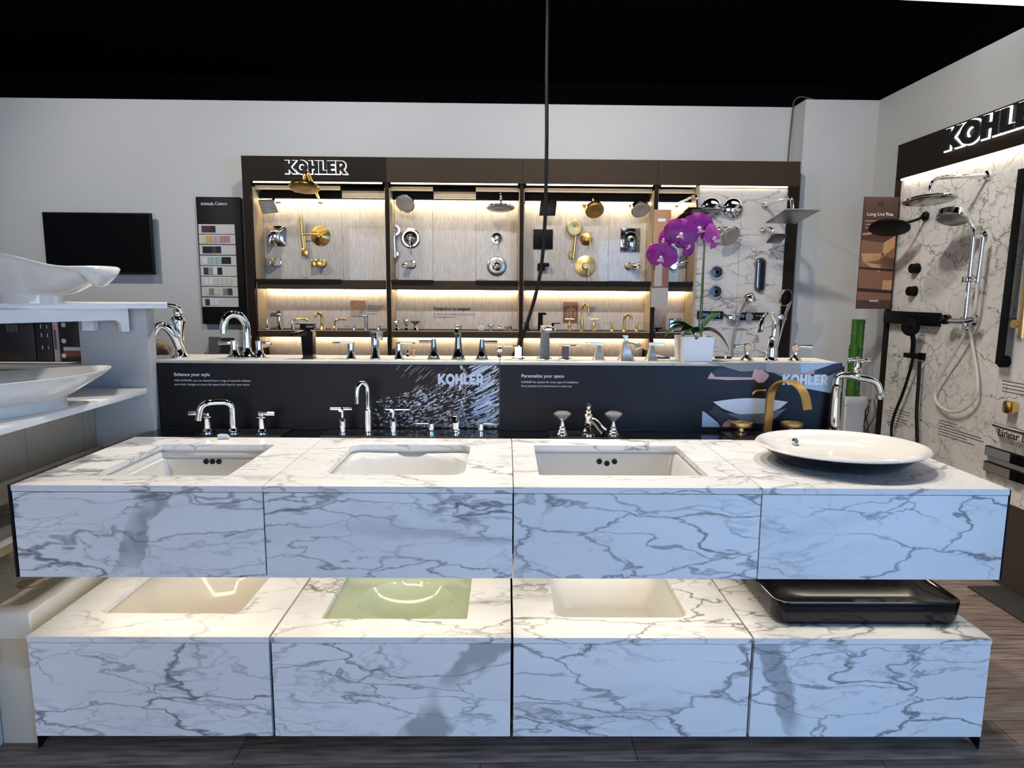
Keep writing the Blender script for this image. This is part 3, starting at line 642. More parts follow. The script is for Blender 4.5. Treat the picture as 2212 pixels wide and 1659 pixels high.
P = base_on_deck(668, VL, ZG); r, k = fixture('single_lever_faucet', 'matte black block faucet with flat top lever on the ledge', 'faucet', P, CA, GF)
B(k).box(-13, 13, -13, 13, 0, 2.5).hexa([(-10.5, -10, 2.5), (11, -10, 2.5), (11, 10, 2.5), (-10.5, 10, 2.5)], [(-13, -13, 60), (13, -13, 60), (13, 13, 60), (-13, 13, 60)]).obj('body', 'black_gloss', r)
B(k).hexa([(-30, -32, 51), (-20, -36, 51), (6, -6, 50), (-10, 6, 50)], [(-31, -32, 56), (-20, -36, 56), (8, -6, 62), (-10, 6, 62)], .5).obj('spout', 'black_gloss', r)
B(k).box(-14, 14, -12, 12, 62, 74, .8).box(-24, 16, -13, 13, 74, 76, .4).obj('lever', 'black_gloss', r)
P = base_on_deck(811, VL, ZG); r, k = fixture('widespread_faucet', 'modern chrome faucet with slanted flat spout and plate levers on the ledge', 'faucet', P, CA, GF)
lever(r, k, -52, 33, -46, -90, 'chrome', 'block'); lever(r, k, 51, 33, 45, 87, 'chrome', 'block')
B(k).lathe([(12, 0), (12, 3), (9, 7), (9, 50)], ex=.95).hexa([(-9, 8, 48), (-9, -8, 48), (14, -34, 42), (22, -24, 42)], [(-9, 8, 58), (-9, -8, 58), (14, -34, 60), (22, -24, 60)], .6).obj('spout', 'chrome', r)
P = base_on_deck(990, VL, ZG); r, k = fixture('widespread_faucet', 'dark polished bell shaped faucet with tall column on the ledge', 'faucet', P, CA, GF)
lever(r, k, -53, 44, -51, -84, 'dark_chrome', 'bell'); lever(r, k, 51, 44, 54, 84, 'dark_chrome', 'bell')
B(k).lathe([(15, 0), (15, 3), (13, 4), (13, 8), (11, 11), (8, 24), (6.8, 42), (6.8, 68), (8, 70), (8, 74)]).tube([(0, 0, 64), (0, -14, 69), (0, -34, 66), (0, -38, 58)], 6).obj('spout', 'dark_chrome', r)
P = base_on_deck(1176, VL, ZG); r, k = fixture('widespread_faucet', 'square chrome faucet with block spout and square bases on the ledge', 'faucet', P, CA, GF)
lever(r, k, -57, 28, -53, -90, 'chrome', 'square'); lever(r, k, 45, 30, 40, 77, 'chrome', 'square')
B(k).box(-16, 16, -15, 15, 0, 4, .8).hexa([(-10.5, -9, 4), (10.5, -9, 4), (10.5, 9, 4), (-10.5, 9, 4)], [(-9, -9, 60), (10, -9, 60), (10, 9, 60), (-9, 9, 60)]).hexa([(-11, 10, 60), (-2, -34, 62), (20, -36, 62), (12, 10, 60)], [(-9, 10, 74), (0, -34, 72), (20, -36, 72), (12, 10, 74)], 1).obj('spout', 'chrome', r)
P = base_on_deck(1352, VL, ZG); r, k = fixture('widespread_faucet', 'satin nickel faucet with tapering pyramid bodies on the ledge', 'faucet', P, CA, GF)
lever(r, k, -59, 34, -52, -86, 'satin_nickel', 'cone'); lever(r, k, 55, 34, 48, 82, 'satin_nickel', 'cone')
B(k).rings([rr3(18, 15, 5, 0), rr3(16, 13, 5, 4), rr3(11, 10, 4, 18), rr3(8, 8, 3, 38), rr3(6, 6, 2, 42)]).obj('body', 'satin_nickel', r)
B(k).tube([(0, 0, 36), (8, -10, 38), (18, -20, 36), (22, -24, 28)], 7, rs=(7, 8)).obj('spout', 'satin_nickel', r)
B(k).box(-5, 2, -4, 4, 40, 50).box(-8, 3, -5, 5, 50, 54, .8).obj('lift_knob', 'satin_nickel', r)
P = base_on_deck(1665, VL, ZG); r, k = fixture('widespread_faucet', 'polished gooseneck faucet with teardrop levers at the right of the ledge', 'faucet', P, CA, GF)
lever(r, k, -53, 38, -50, -80, 'nickel', 'trad'); lever(r, k, 52, 38, 56, 86, 'nickel', 'trad')
B(k).lathe([(15, 0), (15, 3), (12, 6), (11, 12), (12, 22), (9, 36), (6, 46), (8, 48), (8, 52), (5, 54)]).tube([(2, 0, 48), (4, 0, 70), (3, -3, 88), (-8, -10, 101), (-22, -18, 100), (-33, -25, 86), (-37, -28, 66)], 5.5).lathe([(6, 0), (8, 2), (7, 8)], (-37, -28, 62)).obj('spout', 'chrome', r)
for px_, lab, kd in ((881, 'tiny chrome finial sample behind the plate lever faucet', 0), (894, 'tiny bronze handle sample behind the bell faucet', 1), (1079, 'small chrome knob on a stand behind the hanging cable', 2)):
    P = base_on_deck(px_, 1.02, ZG); r, k = fixture('handle_sample', lab, 'handle', P, CA)
    if kd == 0: B(k).lathe([(4, 0), (3, 3), (1.5, 5), (3.5, 8), (2, 11), (1, 15)], n=10).obj('finial', 'chrome', r)
    elif kd == 1: B(k).lathe([(2.5, 0), (2.5, 10), (2, 13)], n=10).box(-1, 4, -2, 2, 12, 15, .5).obj('handle', 'brass_brushed', r)
    else:
        B(k).lathe([(5, 0), (4, 2), (3.5, 10)], n=12).obj('stand', 'dark_chrome', r); B(k).lathe([(6, 0), (6, 4), (4, 5)], (0, 2, 15), (0, -1, 0), 16).box(-4, 4, -1, 1, 22, 23.5).obj('knob', 'chrome', r)
P = base_on_deck(1425, 1.0, ZG); r, k = fixture('sample_tray', 'small dark tray with a folded card left of the planter', 'tray', P, CA)
B(k).box(-18, 20, -10, 10, 0, 2.5, .4).obj('tray', 'black_matte', r); B(k).hexa([(-14, -6, 2.6), (10, -6, 2.6), (10, 6, 2.6), (-14, 6, 2.6)], [(-12, -6, 9), (8, -6, 4), (8, 6, 4), (-12, 6, 9)], .2).obj('card', 'tag_white', r)
P = base_on_deck(1562, .99, ZG); r, k = fixture('marker_pen', 'black pen with a white band lying right of the planter', 'pen', P, CA)
B(k).cyl((-18, 0, 3), (18, 0, 3), 2.6).obj('barrel', 'black_matte', r); B(k).cyl((2, 0, 3), (6, 0, 3), 2.9).obj('band', 'tag_white', r)
# --- planter and orchid on the ledge -------------------------------------------
P = base_on_deck(1497, .91, ZG); k = kof(P)
pt = thing('planter', 'square pale grey planter box holding the orchid on the ledge', 'planter', P, CA+.03)
B(k).rings([rr3(31, 33, 1, 0), rr3(33, 35, 1, 53), rr3(31.5, 33.5, 1, 53), rr3(31, 33, 1, 45), rr3(20, 20, 1, 45)]).obj('box', 'white_paint', pt)
B(k).box(-30.8, 30.8, -32.8, 32.8, 44, 49).obj('soil', 'driftwood', pt)
orc = thing('orchid', 'purple moth orchid with arching stem above the grey planter', 'plant', P+Vector((0, 0, 51*k)), 0)
def leafmesh(L, wd, droop, ang, lift):
    b = B(k); n = 10; rows = []
    for i in range(n+1):
        t = i/n; x = L*t; z = lift*math.sin(t*2.2)-droop*t*t; hw = 1.55*wd*(math.sin(math.pi*min(1, t*.93+.05))**.6)
        rows.append([(x, hw*s_, z+abs(s_)*hw*.35+e) for s_, e in ((-1, 0), (-.5, 0), (0, 0), (.5, 0), (1, 0), (.5, -1.2), (0, -1.2), (-.5, -1.2))])
    b.rings(rows); return b
for L, wd, dr, az, lf in ((72, 11, 26, 182, 22), (62, 9, 2, 165, 22), (76, 10, 0, 18, 38), (66, 12, 48, -12, 18), (50, 10, 18, 215, 16), (40, 9, 20, 250, 12)):
    leafmesh(L, wd, dr, az, lf).obj('leaf', 'leaf', orc, loc=(.015, .0, .016), rot=(0, 0, math.radians(az)))
st = [(8, 0, 0), (12, 2, 60), (13, 3, 130), (14, 2, 180), (10, 0, 205), (-15, -6, 224), (-45, -12, 215), (-75, -18, 190), (-92, -20, 160), (-96, -20, 140)]
B(k).tube(st, 1.8).obj('stem', 'stem', orc)
B(k).cyl((17, 4, 0), (15, 3, 185), 1.2).obj('support_stake', 'bamboo', orc)
def petal(L, wd, curl, mat, name, parent, loc, rot):
    b = B(k); n = 7; rows = []
    for i in range(n+1):
        t = i/n; hw = wd*math.sin(math.pi*(t*.90+.05))**.55; y0 = -curl*math.sin(t*math.pi)*.6+curl*t*t
        rows.append([(hw*s_, y0+abs(s_)*hw*.22+e, L*t) for s_, e in ((-1, 0), (-.5, 0), (0, 0), (.5, 0), (1, 0), (.5, .8), (0, .8), (-.5, .8))])
    return b.rings(rows).obj(name, mat, parent, loc, rot)
def flower(x, z, y, s_, rz, roll, mat='petal', tilt=0):
    core = B(k).ell((0, -2, 0), (3*s_, 4*s_, 3*s_)).obj('flower', 'petal_lip', orc, Vector((x, y, z))*k, (tilt, roll, rz))
    for a, L, wd in ((0, 24, 12), (125, 22, 9), (-125, 22, 9)): petal(L*s_, wd*s_, 5, mat, 'petal', core, (0, .002, 0), (0, math.radians(a), 0))
    for a in (68, -68): petal(26*s_, 17*s_, 4, mat, 'petal', core, (0, -.001, 0), (0, math.radians(a), 0))
    petal(13*s_, 6*s_, -8, 'petal_lip', 'lip', core, (0, -.004, 0), (.9, math.radians(180), 0))
flower(27, 208, -14, 1.15, .75, .5, 'petal_pale', .15); flower(-6, 226, -20, 1.38, .15, -.1); flower(-44, 213, -26, 1.4, -.1, .25)
flower(-84, 166, -30, 1.25, -.35, .15, 'petal', .2); flower(-74, 204, -8, .85, -1.0, .2); flower(-28, 192, -10, 1.0, .4, .9)
for bx, bz in ((-104, 188), (-106, 172), (-98, 150)): B(k).ell((bx, -16, bz), (4, 4, 6)).obj('bud', 'petal_pale', orc)
# ------------------------------------------------------------------ BACK WALL DISPLAY CABINET
YF, YB = 4.40, 4.60
def xz(px, py, Y): p = at(px, py, Y=Y); return p.x, p.z
X0, ZTOP = xz(520, 335, YF); X1, _ = xz(1730, 350, YF)
zh = 2.075                                  # underside of the header
dc = thing('display_cabinet', 'long dark bronze shower display cabinet with lit niches on the back wall', 'display', (0, YF, 0), 0)
def dbox(name, mat, x0, x1, y0, y1, z0, z1, parent=None, bev=0):
    par = parent or dc
    return B().box(x0, x1, y0-YF, y1-YF, z0, z1, bev).obj(name, mat, par)
xs_ = [xz(545, 500, YF)[0], xz(834, 380, YF)[0], xz(1128, 380, YF)[0], xz(1421, 380, YF)[0], xz(1700, 500, YF)[0]]
hx = [X0, xs_[1], xs_[2], xs_[3], X1]
for i in range(4): dbox('header_panel', 'bronze_header' if i else 'bronze_frame', hx[i]+.001, hx[i+1]-.001, YF, WY-.002, zh, 2.23)
dbox('side_post', 'bronze_frame', X0+.001, xs_[0], YF, WY-.002, 0, zh-.001)
dbox('side_post', 'bronze_frame', xs_[4], X1-.001, YF, WY-.002, 0, zh-.001)
for i in (1, 2, 3): dbox('divider', 'bronze_frame', xs_[i]-.012, xs_[i]+.012, YF+.012, WY-.03, .93, zh-.001)
for i in (0, 1, 2, 3):
    a = xs_[i]+(.0125 if i else .0005)
    dbox('divider_trim', 'tan_edge', a, a+.005, YF+.03, YB, 1.0, zh-.03)
    if i: dbox('divider_trim', 'tan_edge', xs_[i]-.0175, xs_[i]-.0125, YF+.03, YB, 1.0, zh-.03)
dbox('base_cabinet', 'bronze_frame', xs_[0]+.001, xs_[4]-.001, YF+.01, WY-.03, 0, .928)
dbox('backing', 'bronze_frame', xs_[0]+.001, xs_[4]-.001, YB+.03, YB+.06, .93, zh-.001)
XM = xz(1507, 500, YF)[0]                   # where the marble panels start
zd0, zd1 = 1.395, 1.455                     # dividing shelf
zs0, zs1 = 1.082, 1.128                     # faucet shelf
bays = [(xs_[i]+.0185 if i else xs_[0]+.006, (xs_[i+1]-.0185) if i < 3 else XM-.012) for i in range(4)]
def px2x(px, Y=YB): return xz(px, 520, Y)[0]
pw = {0: (645, 740), 1: (935, 1028), 2: (1222, 1315), 3: ()}
for i, (a, b_) in enumerate(bays):
    cuts = [a]+[px2x(p) for p in pw[i]]+[b_]
    for j in range(len(cuts)-1): dbox('back_panel', 'linen_panel', cuts[j]+.0008, cuts[j+1]-.0008, YB, YB+.02, zd1+.001, 1.972)
    for j in range(len(cuts)-1): dbox('clear_pane', 'clear_pane', cuts[j]+.0015, cuts[j+1]-.0015, YB-.006, YB-.003, zd1+.006, 1.962)
    dbox('back_panel', 'linen_panel', a, b_, YB, YB+.02, zs1+.001, zd0-.001)
    dbox('back_panel', 'linen_panel', a, b_, YB, YB+.02, .93, zs0-.001)
    dbox('divider_shelf', 'bronze_header', a+.0005, b_-.0005, YF+.03, YB+.029, zd0, zd1)
    sh = dbox('faucet_shelf', 'bronze_header', a+.0005, b_-.0005, YF+.004, YB-.001, zs0, zs1)
    dbox('shelf_edge', 'tan_edge', a+.0005, b_-.0005, YF+.0005, YF+.0035, zs1-.006, zs1, sh)
    dbox('light_strip', 'led_front', a+.01, b_-.01, YF+.006, YF+.018, zh-.008, zh-.0005)
    dbox('light_strip', 'led_warm', a+.01, b_-.005, YB-.045, YB-.015, 1.973, 1.985)
    dbox('light_strip', 'led_warm', a+.015, b_-.005, YB-.03, YB-.012, zd0-.0095, zd0-.0005)
    dbox('light_strip', 'led_warm', a+.015, b_-.005, YB-.03, YB-.012, zs0-.0095, zs0-.0005)
    dbox('header_shade', 'bronze_frame', a, b_, YB-.06, YB+.028, 1.986, 2.03)  # dark box standing in for the shade below the header
rails = [(xs_[0]+.007, px2x(738, 4.46)), (xs_[1]+.019, px2x(936, 4.46)), (px2x(1028, 4.46), xs_[2]-.019), (xs_[2]+.019, xs_[3]-.019), (xs_[3]+.019, XM-.013)]
for a, b_ in rails:
    dbox('top_rail', 'tan_edge', a, b_, 4.46, 4.475, 2.032, 2.058)
    dbox('rail_lip', 'bronze_frame', a, b_, YF+.008, YF+.029, zd1-.014, zd1+.004)
for a, b_ in ((rails[0][1], bays[0][1]), (rails[1][1], rails[2][0])): dbox('top_rail', 'tan_edge', a+.001, b_-.001, 4.50, 4.515, 1.99, 2.035)
mb = marble('marble_display', 21.5, (.66, .62, .585), .45, 1.0, 1.15, (.16, .14, .13), rot=.9)
seam = xz(1598, 520, YF+.02)[0]
for a, b_ in ((XM+.004, seam-.001), (seam+.001, xs_[4]-.002)): dbox('marble_panel', 'marble_display', a, b_, YF+.02, YF+.035, .93, zh-.014)
dbox('panel_edge', 'wood_edge', XM-.011, XM+.003, YF+.006, YB, .93, zh-.001)
dbox('light_strip', 'led_front', XM+.006, xs_[4]-.01, YF+.006, YF+.018, zh-.010, zh-.0005)
# illuminated sign on the header
sx0, sz0 = xz(619, 376, YF); sx1, sz1 = xz(751, 350, YF)
logo(dc, sx1-sx0, sz1-sz0, (sx0, -.020, sz0), (0, 0, 0), 'black_matte', .014, 'halo_white', .055)
# small printed notes on the linen
def note(px0, px1, ys, Y, mat='ink_grey', parent=None, off=-.0008):
    for i, y in enumerate(ys):
        a, z = xz(px0, y, Y); b2, _ = xz(px1-(((i*37) % 17) if i else 0), y, Y)
        B().box(a, b2, Y-YF+off, Y-YF+off+.0006, z-.0018, z+.0018).obj('printed_line', mat, parent or dc)
tx, tz = xz(937, 669, YB); tx2, _ = xz(1015, 669, YB)
text(dc, 'Designed to be designed', tx2-tx, (tx, YB-YF-.0006, tz), 'ink', bold=.025)
tx2, _ = xz(1026, 680, YB); tx, tz = xz(937, 680, YB); text(dc, 'Combine a spout, handle, and finish to create', tx2-tx, (tx, YB-YF-.0006, tz), 'ink')
tx2, _ = xz(984, 686, YB); tx, tz = xz(937, 686, YB); text(dc, 'your own signature look.', tx2-tx, (tx, YB-YF-.0006, tz), 'ink')
note(795, 828, (661, 665, 669, 673, 678), YB); note(1268, 1288, (664, 668, 673, 677, 681), YB)
for a, b2, y in ((846, 860, 603), (1030, 1050, 604), (1126, 1136, 605), (1219, 1229, 605), (1313, 1365, 607), (655, 665, 600)): note(a, b2, (y,), YB)
# pictures leaning in the middle niche
def picture(px0, py0, px1, py1, Y, label, shapes, base):
    a, z1_ = xz(px0, py0, Y); b2, z0_ = xz(px1, py1, Y)
    r = thing('picture_card', label, 'picture', (a, Y, z0_))
    B().box(0, b2-a, 0, .004, 0, z1_-z0_).obj('card', base, r)
    b = B()
    for pts, mat, d in shapes:
        vs = [b.v(((q[0]-px0)/(px1-px0)*(b2-a), d, (py1-q[1])/(py1-py0)*(z1_-z0_))) for q in pts]; b.face(vs, mat)
    b.obj('print', None, r, recalc=False, kind='stuff')
picture(757, 649, 790, 683, YB-.006, 'small picture of a copper faucet in the left niche', [
    ([(757, 660), (790, 658), (790, 683), (757, 683)], 'print_tan', -.0003),
    ([(762, 683), (762, 660), (767, 655), (778, 654), (785, 660), (785, 668), (781, 668), (780, 661), (776, 659), (769, 659), (766, 663), (766, 683)], 'print_orange', -.0008),
    ([(776, 683), (776, 670), (786, 668), (787, 674), (780, 675), (780, 683)], 'print_copper', -.001)], 'print_copper')
picture(1217, 652, 1248, 697, YB-.006, 'small picture of rose gold handles in the third niche', [
    ([(1217, 662), (1248, 658), (1248, 697), (1217, 697)], 'banner_mid', -.0003),
    ([(1231, 652), (1235, 652), (1235, 690), (1231, 690)], 'print_copper', -.0008), ([(1224, 667), (1242, 666), (1242, 671), (1224, 671)], 'print_orange', -.001),
    ([(1225, 671), (1228, 671), (1228, 690), (1225, 690)], 'print_copper', -.0008), ([(1240, 671), (1243, 671), (1243, 685), (1240, 685)], 'print_copper', -.0008)], 'print_copper')
# tall orange banner card standing at the third divider
a, z1_ = xz(1414, 452, YF-.02); b2, z0_ = xz(1443, 664, YF-.02)
bn = thing('hanging_banner', 'narrow tan and copper banner hanging in front of the fourth bay', 'banner', (a, YF-.008, z0_))
B().box(0, b2-a, 0, .006, 0, z1_-z0_).obj('board', 'banner_glow', bn)
b = B(); hh = z1_-z0_; ww = b2-a
for (x0_, z0q, x1_, z1q, mat, d) in ((0, 0, 1, .20, 'print_tan', -.0003), (0, .2, 1, .46, 'banner_mid', -.0003), (.15, .22, .6, .46, 'print_tan', -.0006), (0, .46, 1, .62, 'banner_mid', -.0003), (.25, .88, .7, .91, 'print_white', -.0006)):
    b.face([b.v((x*ww, d, z*hh)) for x, z in ((x0_, z0q), (x1_, z0q), (x1_, z1q), (x0_, z1q))], mat)
b.obj('print', None, bn, recalc=False, kind='stuff')
# ------------------------------------------------------------------ wall-mounted fittings (root at the mounting point)
def mount(name, label, cat, px, py, Y=YB, group='fittings in the back wall display'):
    P = at(px, py, Y=Y); P.y = Y-.0005; r = thing(name, label, cat, P, 0, group); META[r.name] = (px, py, Y); return r, kof(P)
META = {}
def Wp(r, p):            # (right px, depth px, up px) from the mounting point -> local point at that depth
    if r.name not in META: r = r.parent
    px, py, Y = META[r.name]; k = kof(Vector(r.location)); p = Vector(p)
    return (at(px+p.x, py-p.z, Y=Y+p.y*k)-Vector(r.location))/k
def hx(r, k, b4, t4, bev=0):
    pts = [Vector(p) for p in list(b4)+list(t4)]; c = sum(pts, Vector())/8; d = Wp(r, c)-c
    return B(k).hexa([p+d for p in pts[:4]], [p+d for p in pts[4:]], bev)
def plate4(r, k, q, th):
    P4 = [Wp(r, p) for p in q]; up = (P4[1]-P4[0]).cross(P4[3]-P4[0]).normalized(); up = up if up.z > 0 else -up
    return B(k).hexa(P4, [p+up*th for p in P4], .3)
def head(r, k, c, rad, nrm, mat, face, thick=6, dome=0, n=24, ball=True):
    """round shower head: body lathe + nozzle face; nrm = spray direction"""
    nv = Vector(nrm).normalized(); c = Wp(r, c)
    o = B(k).lathe([(3.5, -thick-dome-3), (5, -thick-dome), (rad*.55, -thick-dome*.6), (rad*.95, -thick), (rad, -thick*.6), (rad, 0), (rad*.93, .8)], c, nv, n).obj('head', mat, r)
    B(k).lathe([(rad*.9, .7), (rad*.86, 1.6), (rad*.3, 1.8), (rad*.2, 1.2)], c, nv, n).obj('spray_face', face, o)
    return o
def flange(r, k, rad, mat, d=5, x=0, z=0):
    return B(k).lathe([(rad, 0), (rad, 1.5), (rad*.85, d*.7), (rad*.45, d)], (x, 0, z), (0, -1, 0)).obj('flange', mat, r)
def arm(r, k, pts, rad, mat): return B(k).tube([Wp(r, p) for p in pts], rad).obj('arm', mat, r)
# bay 1
r, k = mount('wall_shower', 'square chrome shower head at the upper left of the display', 'shower head', 598, 428)
B(k).box(-9, 9, -3, 0, -10, 8, .5).obj('flange', 'chrome', r); arm(r, k, [(0, -2, -1), (-4, -14, 0), (-9, -24, -6)], 3.5, 'chrome')
qc = [(-41, -44, -5), (-7, -46, -4), (3, -30, -31), (-31, -28, -35)]
o = plate4(r, k, qc, 4).obj('head', 'chrome', r)
c4 = [Wp(r, p) for p in qc]; nn = (c4[1]-c4[0]).cross(c4[3]-c4[0]).normalized(); nn = nn if nn.z < 0 else -nn
def bil(u_, v_): return (c4[0]*(1-u_)+c4[1]*u_)*(1-v_)+(c4[3]*(1-u_)+c4[2]*u_)*v_
B(k).hexa([bil(.05, .05)+nn*.2, bil(.95, .05)+nn*.2, bil(.95, .95)+nn*.2, bil(.05, .95)+nn*.2], [bil(.05, .05)+nn*.6, bil(.95, .05)+nn*.6, bil(.95, .95)+nn*.6, bil(.05, .95)+nn*.6]).obj('spray_face', 'face_grey', o)
ob = B(k)
for i in range(6):
    for j in range(5): ob.ell(bil(.12+.15*i, .12+.19*j)+nn*.7, (.8, .8, .8), 6, 4)
ob.obj('nozzles', 'dark_chrome', o, kind='stuff')
r, k = mount('shower_valve', 'square chrome valve plate with lever in the left bay', 'valve', 597, 510)
B(k).rings([[(x, -y, z) for x, z in rrect(0, 0, h, h, 5)] for h, y in ((21, 0), (21.5, 1.5), (18, 4), (11, 8), (9, 16))]).obj('plate', 'chrome', r)
B(k).box(-7, 7, -24, -8, -8, 8, 1).box(-9, -4, -28, -10, -19, 2, .6).obj('lever', 'chrome', r)
r, k = mount('tub_spout', 'chrome tub spout with square end in the left bay', 'spout', 597, 566)
B(k).box(-8, 11, -2, 0, -9, 9, .5).hexa([(-16, -22, -9), (-4, -26, -9), (10, -2, -8), (-6, -2, -8)], [(-16, -22, 6), (-4, -26, 6), (10, -2, 9), (-6, -2, 9)], .8).obj('spout', 'chrome', r)
r, k = mount('rain_shower', 'large round gold rain shower head on a long arm below the header sign', 'shower head', 692, 431)
flange(r, k, 9, 'gold'); arm(r, k, [(0, -3, 0), (-8, -40, 14), (-22, -92, 46), (-28, -112, 58), (-33, -122, 56), (-35, -124, 46), (-35, -124, 38)], 3.6, 'gold')
head(r, k, (-35, -124, 24), 29, (0, -.25, -1), 'gold', 'brass_brushed', 6, 5, 28)
r, k = mount('shower_valve', 'round gold valve trim beside the gold hand shower', 'valve', 693, 510)
B(k).lathe([(21, 0), (21, 1.5), (17, 4), (5, 10), (4, 18)], (0, 0, 0), (0, -1, 0), 28).obj('plate', 'gold', r)
B(k).tube([(0, -17, 2), (-16, -20, 2), (-33, -20, 1)], 1.8).obj('lever', 'gold', r)
r, k = mount('hand_shower', 'slim gold stick hand shower on a short bracket', 'hand shower', 661, 545)
B(k).box(-6, 7, -12, 0, -8, 8, 1).obj('bracket', 'gold', r); B(k).cyl((-1, -8, -6), (-5, -14, 72), 3.2).obj('wand', 'gold', r); B(k).cyl((3, -9, -5), (1, -11, 34), 1.8).obj('hose_tail', 'gold', r)
r, k = mount('tub_spout', 'small gold tub spout below the gold valve', 'spout', 697, 569)
B(k).lathe([(9, 0), (9, 3), (7, 5)], (0, 0, 0), (0, -1, 0)).box(-13, 4, -24, -4, -8, 8, 2).box(-18, -9, -26, -14, -9, 7, 1).obj('spout', 'gold', r)
# bay 2
r, k = mount('wall_shower', 'round brushed chrome shower head at the left of the second bay', 'shower head', 892, 436)
flange(r, k, 6, 'chrome'); arm(r, k, [(0, -2, 0), (-4, -14, 10), (-11, -24, 14), (-15, -28, 4)], 2.6, 'chrome'); head(r, k, (-17, -33, -4), 21, (-.2, -.85, -.6), 'chrome', 'face_grey', 6, 6)
r, k = mount('hand_shower', 'chrome hand shower with round head hanging beside the black valve', 'hand shower', 859, 549)
B(k).lathe([(7, 0), (7, 3), (4, 8), (4, 14)], (0, 0, 0), (0, -1, 0)).obj('bracket', 'chrome', r)
wd = B(k).cyl((-4, -12, -8), (-5, -14, 30), 3.6, 4.5).cyl((-5, -14, 30), (-5, -14, 38), 3).obj('wand', 'chrome', r); head(wd, k, (-6, -16, 52), 12, (0, -1, -.1), 'chrome', 'nickel', 5, 4)
r, k = mount('shower_valve', 'round chrome valve with black ring and lever in the second bay', 'valve', 887, 515)
B(k).lathe([(21.5, 0), (21.5, 2), (19, 4), (18, 3)], (0, 0, 0), (0, -1, 0), 28).obj('plate', 'chrome', r); B(k).lathe([(18, 2.8), (10, 3.4)], (0, 0, 0), (0, -1, 0), 28).obj('ring', 'black_gloss', r)
B(k).lathe([(11, 3), (10, 8), (7, 12), (7, 17), (3, 20)], (0, 0, 1), (0, -1, 0)).tube([(0, -16, 1), (0, -22, -8), (1, -24, -18)], 2.6).obj('lever', 'chrome', r)
r, k = mount('tub_spout', 'rounded chrome tub spout below the black ringed valve', 'spout', 890, 572)
B(k).lathe([(9, 0), (9, 2), (6, 5)], (0, 0, 0), (0, -1, 0)).tube([(0, -4, 0), (-6, -14, 1), (-12, -24, -2), (-13, -26, -6)], 6.5).obj('spout', 'chrome', r)
r, k = mount('rain_shower', 'flat round chrome rain head on a gooseneck in the second bay', 'shower head', 1074, 440)
flange(r, k, 8, 'chrome'); arm(r, k, [(0, -2, 0), (2, -20, 16), (6, -40, 22), (8, -52, 14), (8, -54, 2)], 2.8, 'chrome'); head(r, k, (7, -55, -10), 30, (0, -.15, -1), 'chrome', 'dark_chrome', 3, 4, 30)
for py_, rad, lab in ((515, 12.5, 'small round chrome valve trim below the flat rain head'), (575, 21, 'large round satin chrome valve trim at the right of the second bay')):
    r, k = mount('shower_valve', lab, 'valve', 1073, py_)
    B(k).lathe([(rad, 0), (rad, 2), (rad*.9, 3.5), (rad*.55, 4)], (0, 0, 0), (0, -1, 0), 28).obj('plate', 'satin_steel' if rad > 20 else 'chrome', r)
    B(k).lathe([(rad*.5, 3), (rad*.52, 6), (rad*.35, 10), (rad*.35, 15), (2, 18)], (0, 0, 0), (0, -1, 0)).tube([(0, -14, 0), (-2, -20, -4), (-4, -22, -9)], 2.4).obj('lever', 'chrome', r)
# bay 3
r, k = mount('wall_shower', 'square matte black shower head behind the hanging cable', 'shower head', 1184, 436)
B(k).box(-6, 6, -3, 0, -6, 6, .5).obj('flange', 'black_metal', r); arm(r, k, [(0, -2, 0), (0, -16, 4), (0, -26, 0)], 3, 'black_metal')
hx(r, k, [(-19, -30, -30), (15, -30, -30), (19, -22, 0), (-16, -22, 0)], [(-19, -33, -29), (15, -33, -29), (19, -26, 2), (-16, -26, 2)], .6).obj('head', 'black_metal', r)
r, k = mount('shower_valve', 'square matte black valve plate in the third bay', 'valve', 1173, 517)
B(k).box(-21, 21, -3, 0, -21, 21, 1).obj('plate', 'black_metal', r); B(k).lathe([(8, 3), (8, 12)], (0, 0, 0), (0, -1, 0)).box(-3, 3, -18, -10, -14, 4, .5).obj('lever', 'black_metal', r)
r, k = mount('tub_spout', 'small matte black spout below the square black plate', 'spout', 1169, 577)
B(k).box(-8, 8, -3, 0, -8, 8, .6).box(-5, 16, -22, -3, 1, 8, .8).obj('spout', 'black_metal', r)
r, k = mount('wall_shower', 'gold shower head with broad round flange in the third bay', 'shower head', 1268, 437)
flange(r, k, 13, 'gold', 8); arm(r, k, [(0, -3, 0), (6, -16, 8), (12, -26, 10), (14, -30, 0)], 3, 'gold'); head(r, k, (17, -37, -18), 20, (.1, -.75, -.65), 'gold', 'brass_brushed', 8, 7)
r, k = mount('hand_shower', 'gold hand shower with round sprayed face in the third bay', 'hand shower', 1234, 551)
B(k).lathe([(8, 0), (8, 3), (5, 10)], (0, 0, 0), (0, -1, 0)).obj('bracket', 'gold', r)
wd = B(k).cyl((3, -12, -8), (7, -14, 36), 3.4).cyl((7, -14, 36), (7, -14, 46), 2).obj('wand', 'gold', r); head(wd, k, (7, -16, 59), 17.5, (0, -1, -.12), 'gold', 'brass_brushed', 6, 3)
r, k = mount('shower_valve', 'small gold knob with bar handle beside the gold hand shower', 'valve', 1266, 517)
B(k).lathe([(13, 0), (13, 2), (5, 8), (4, 14)], (0, 0, 0), (0, -1, 0), 24).obj('plate', 'gold', r); B(k).cyl((6, -15, -14), (7, -15, 13), 2).obj('lever', 'gold', r)
r, k = mount('shower_valve', 'large round gold valve trim with bar handle at the bottom of the third bay', 'valve', 1264, 575)
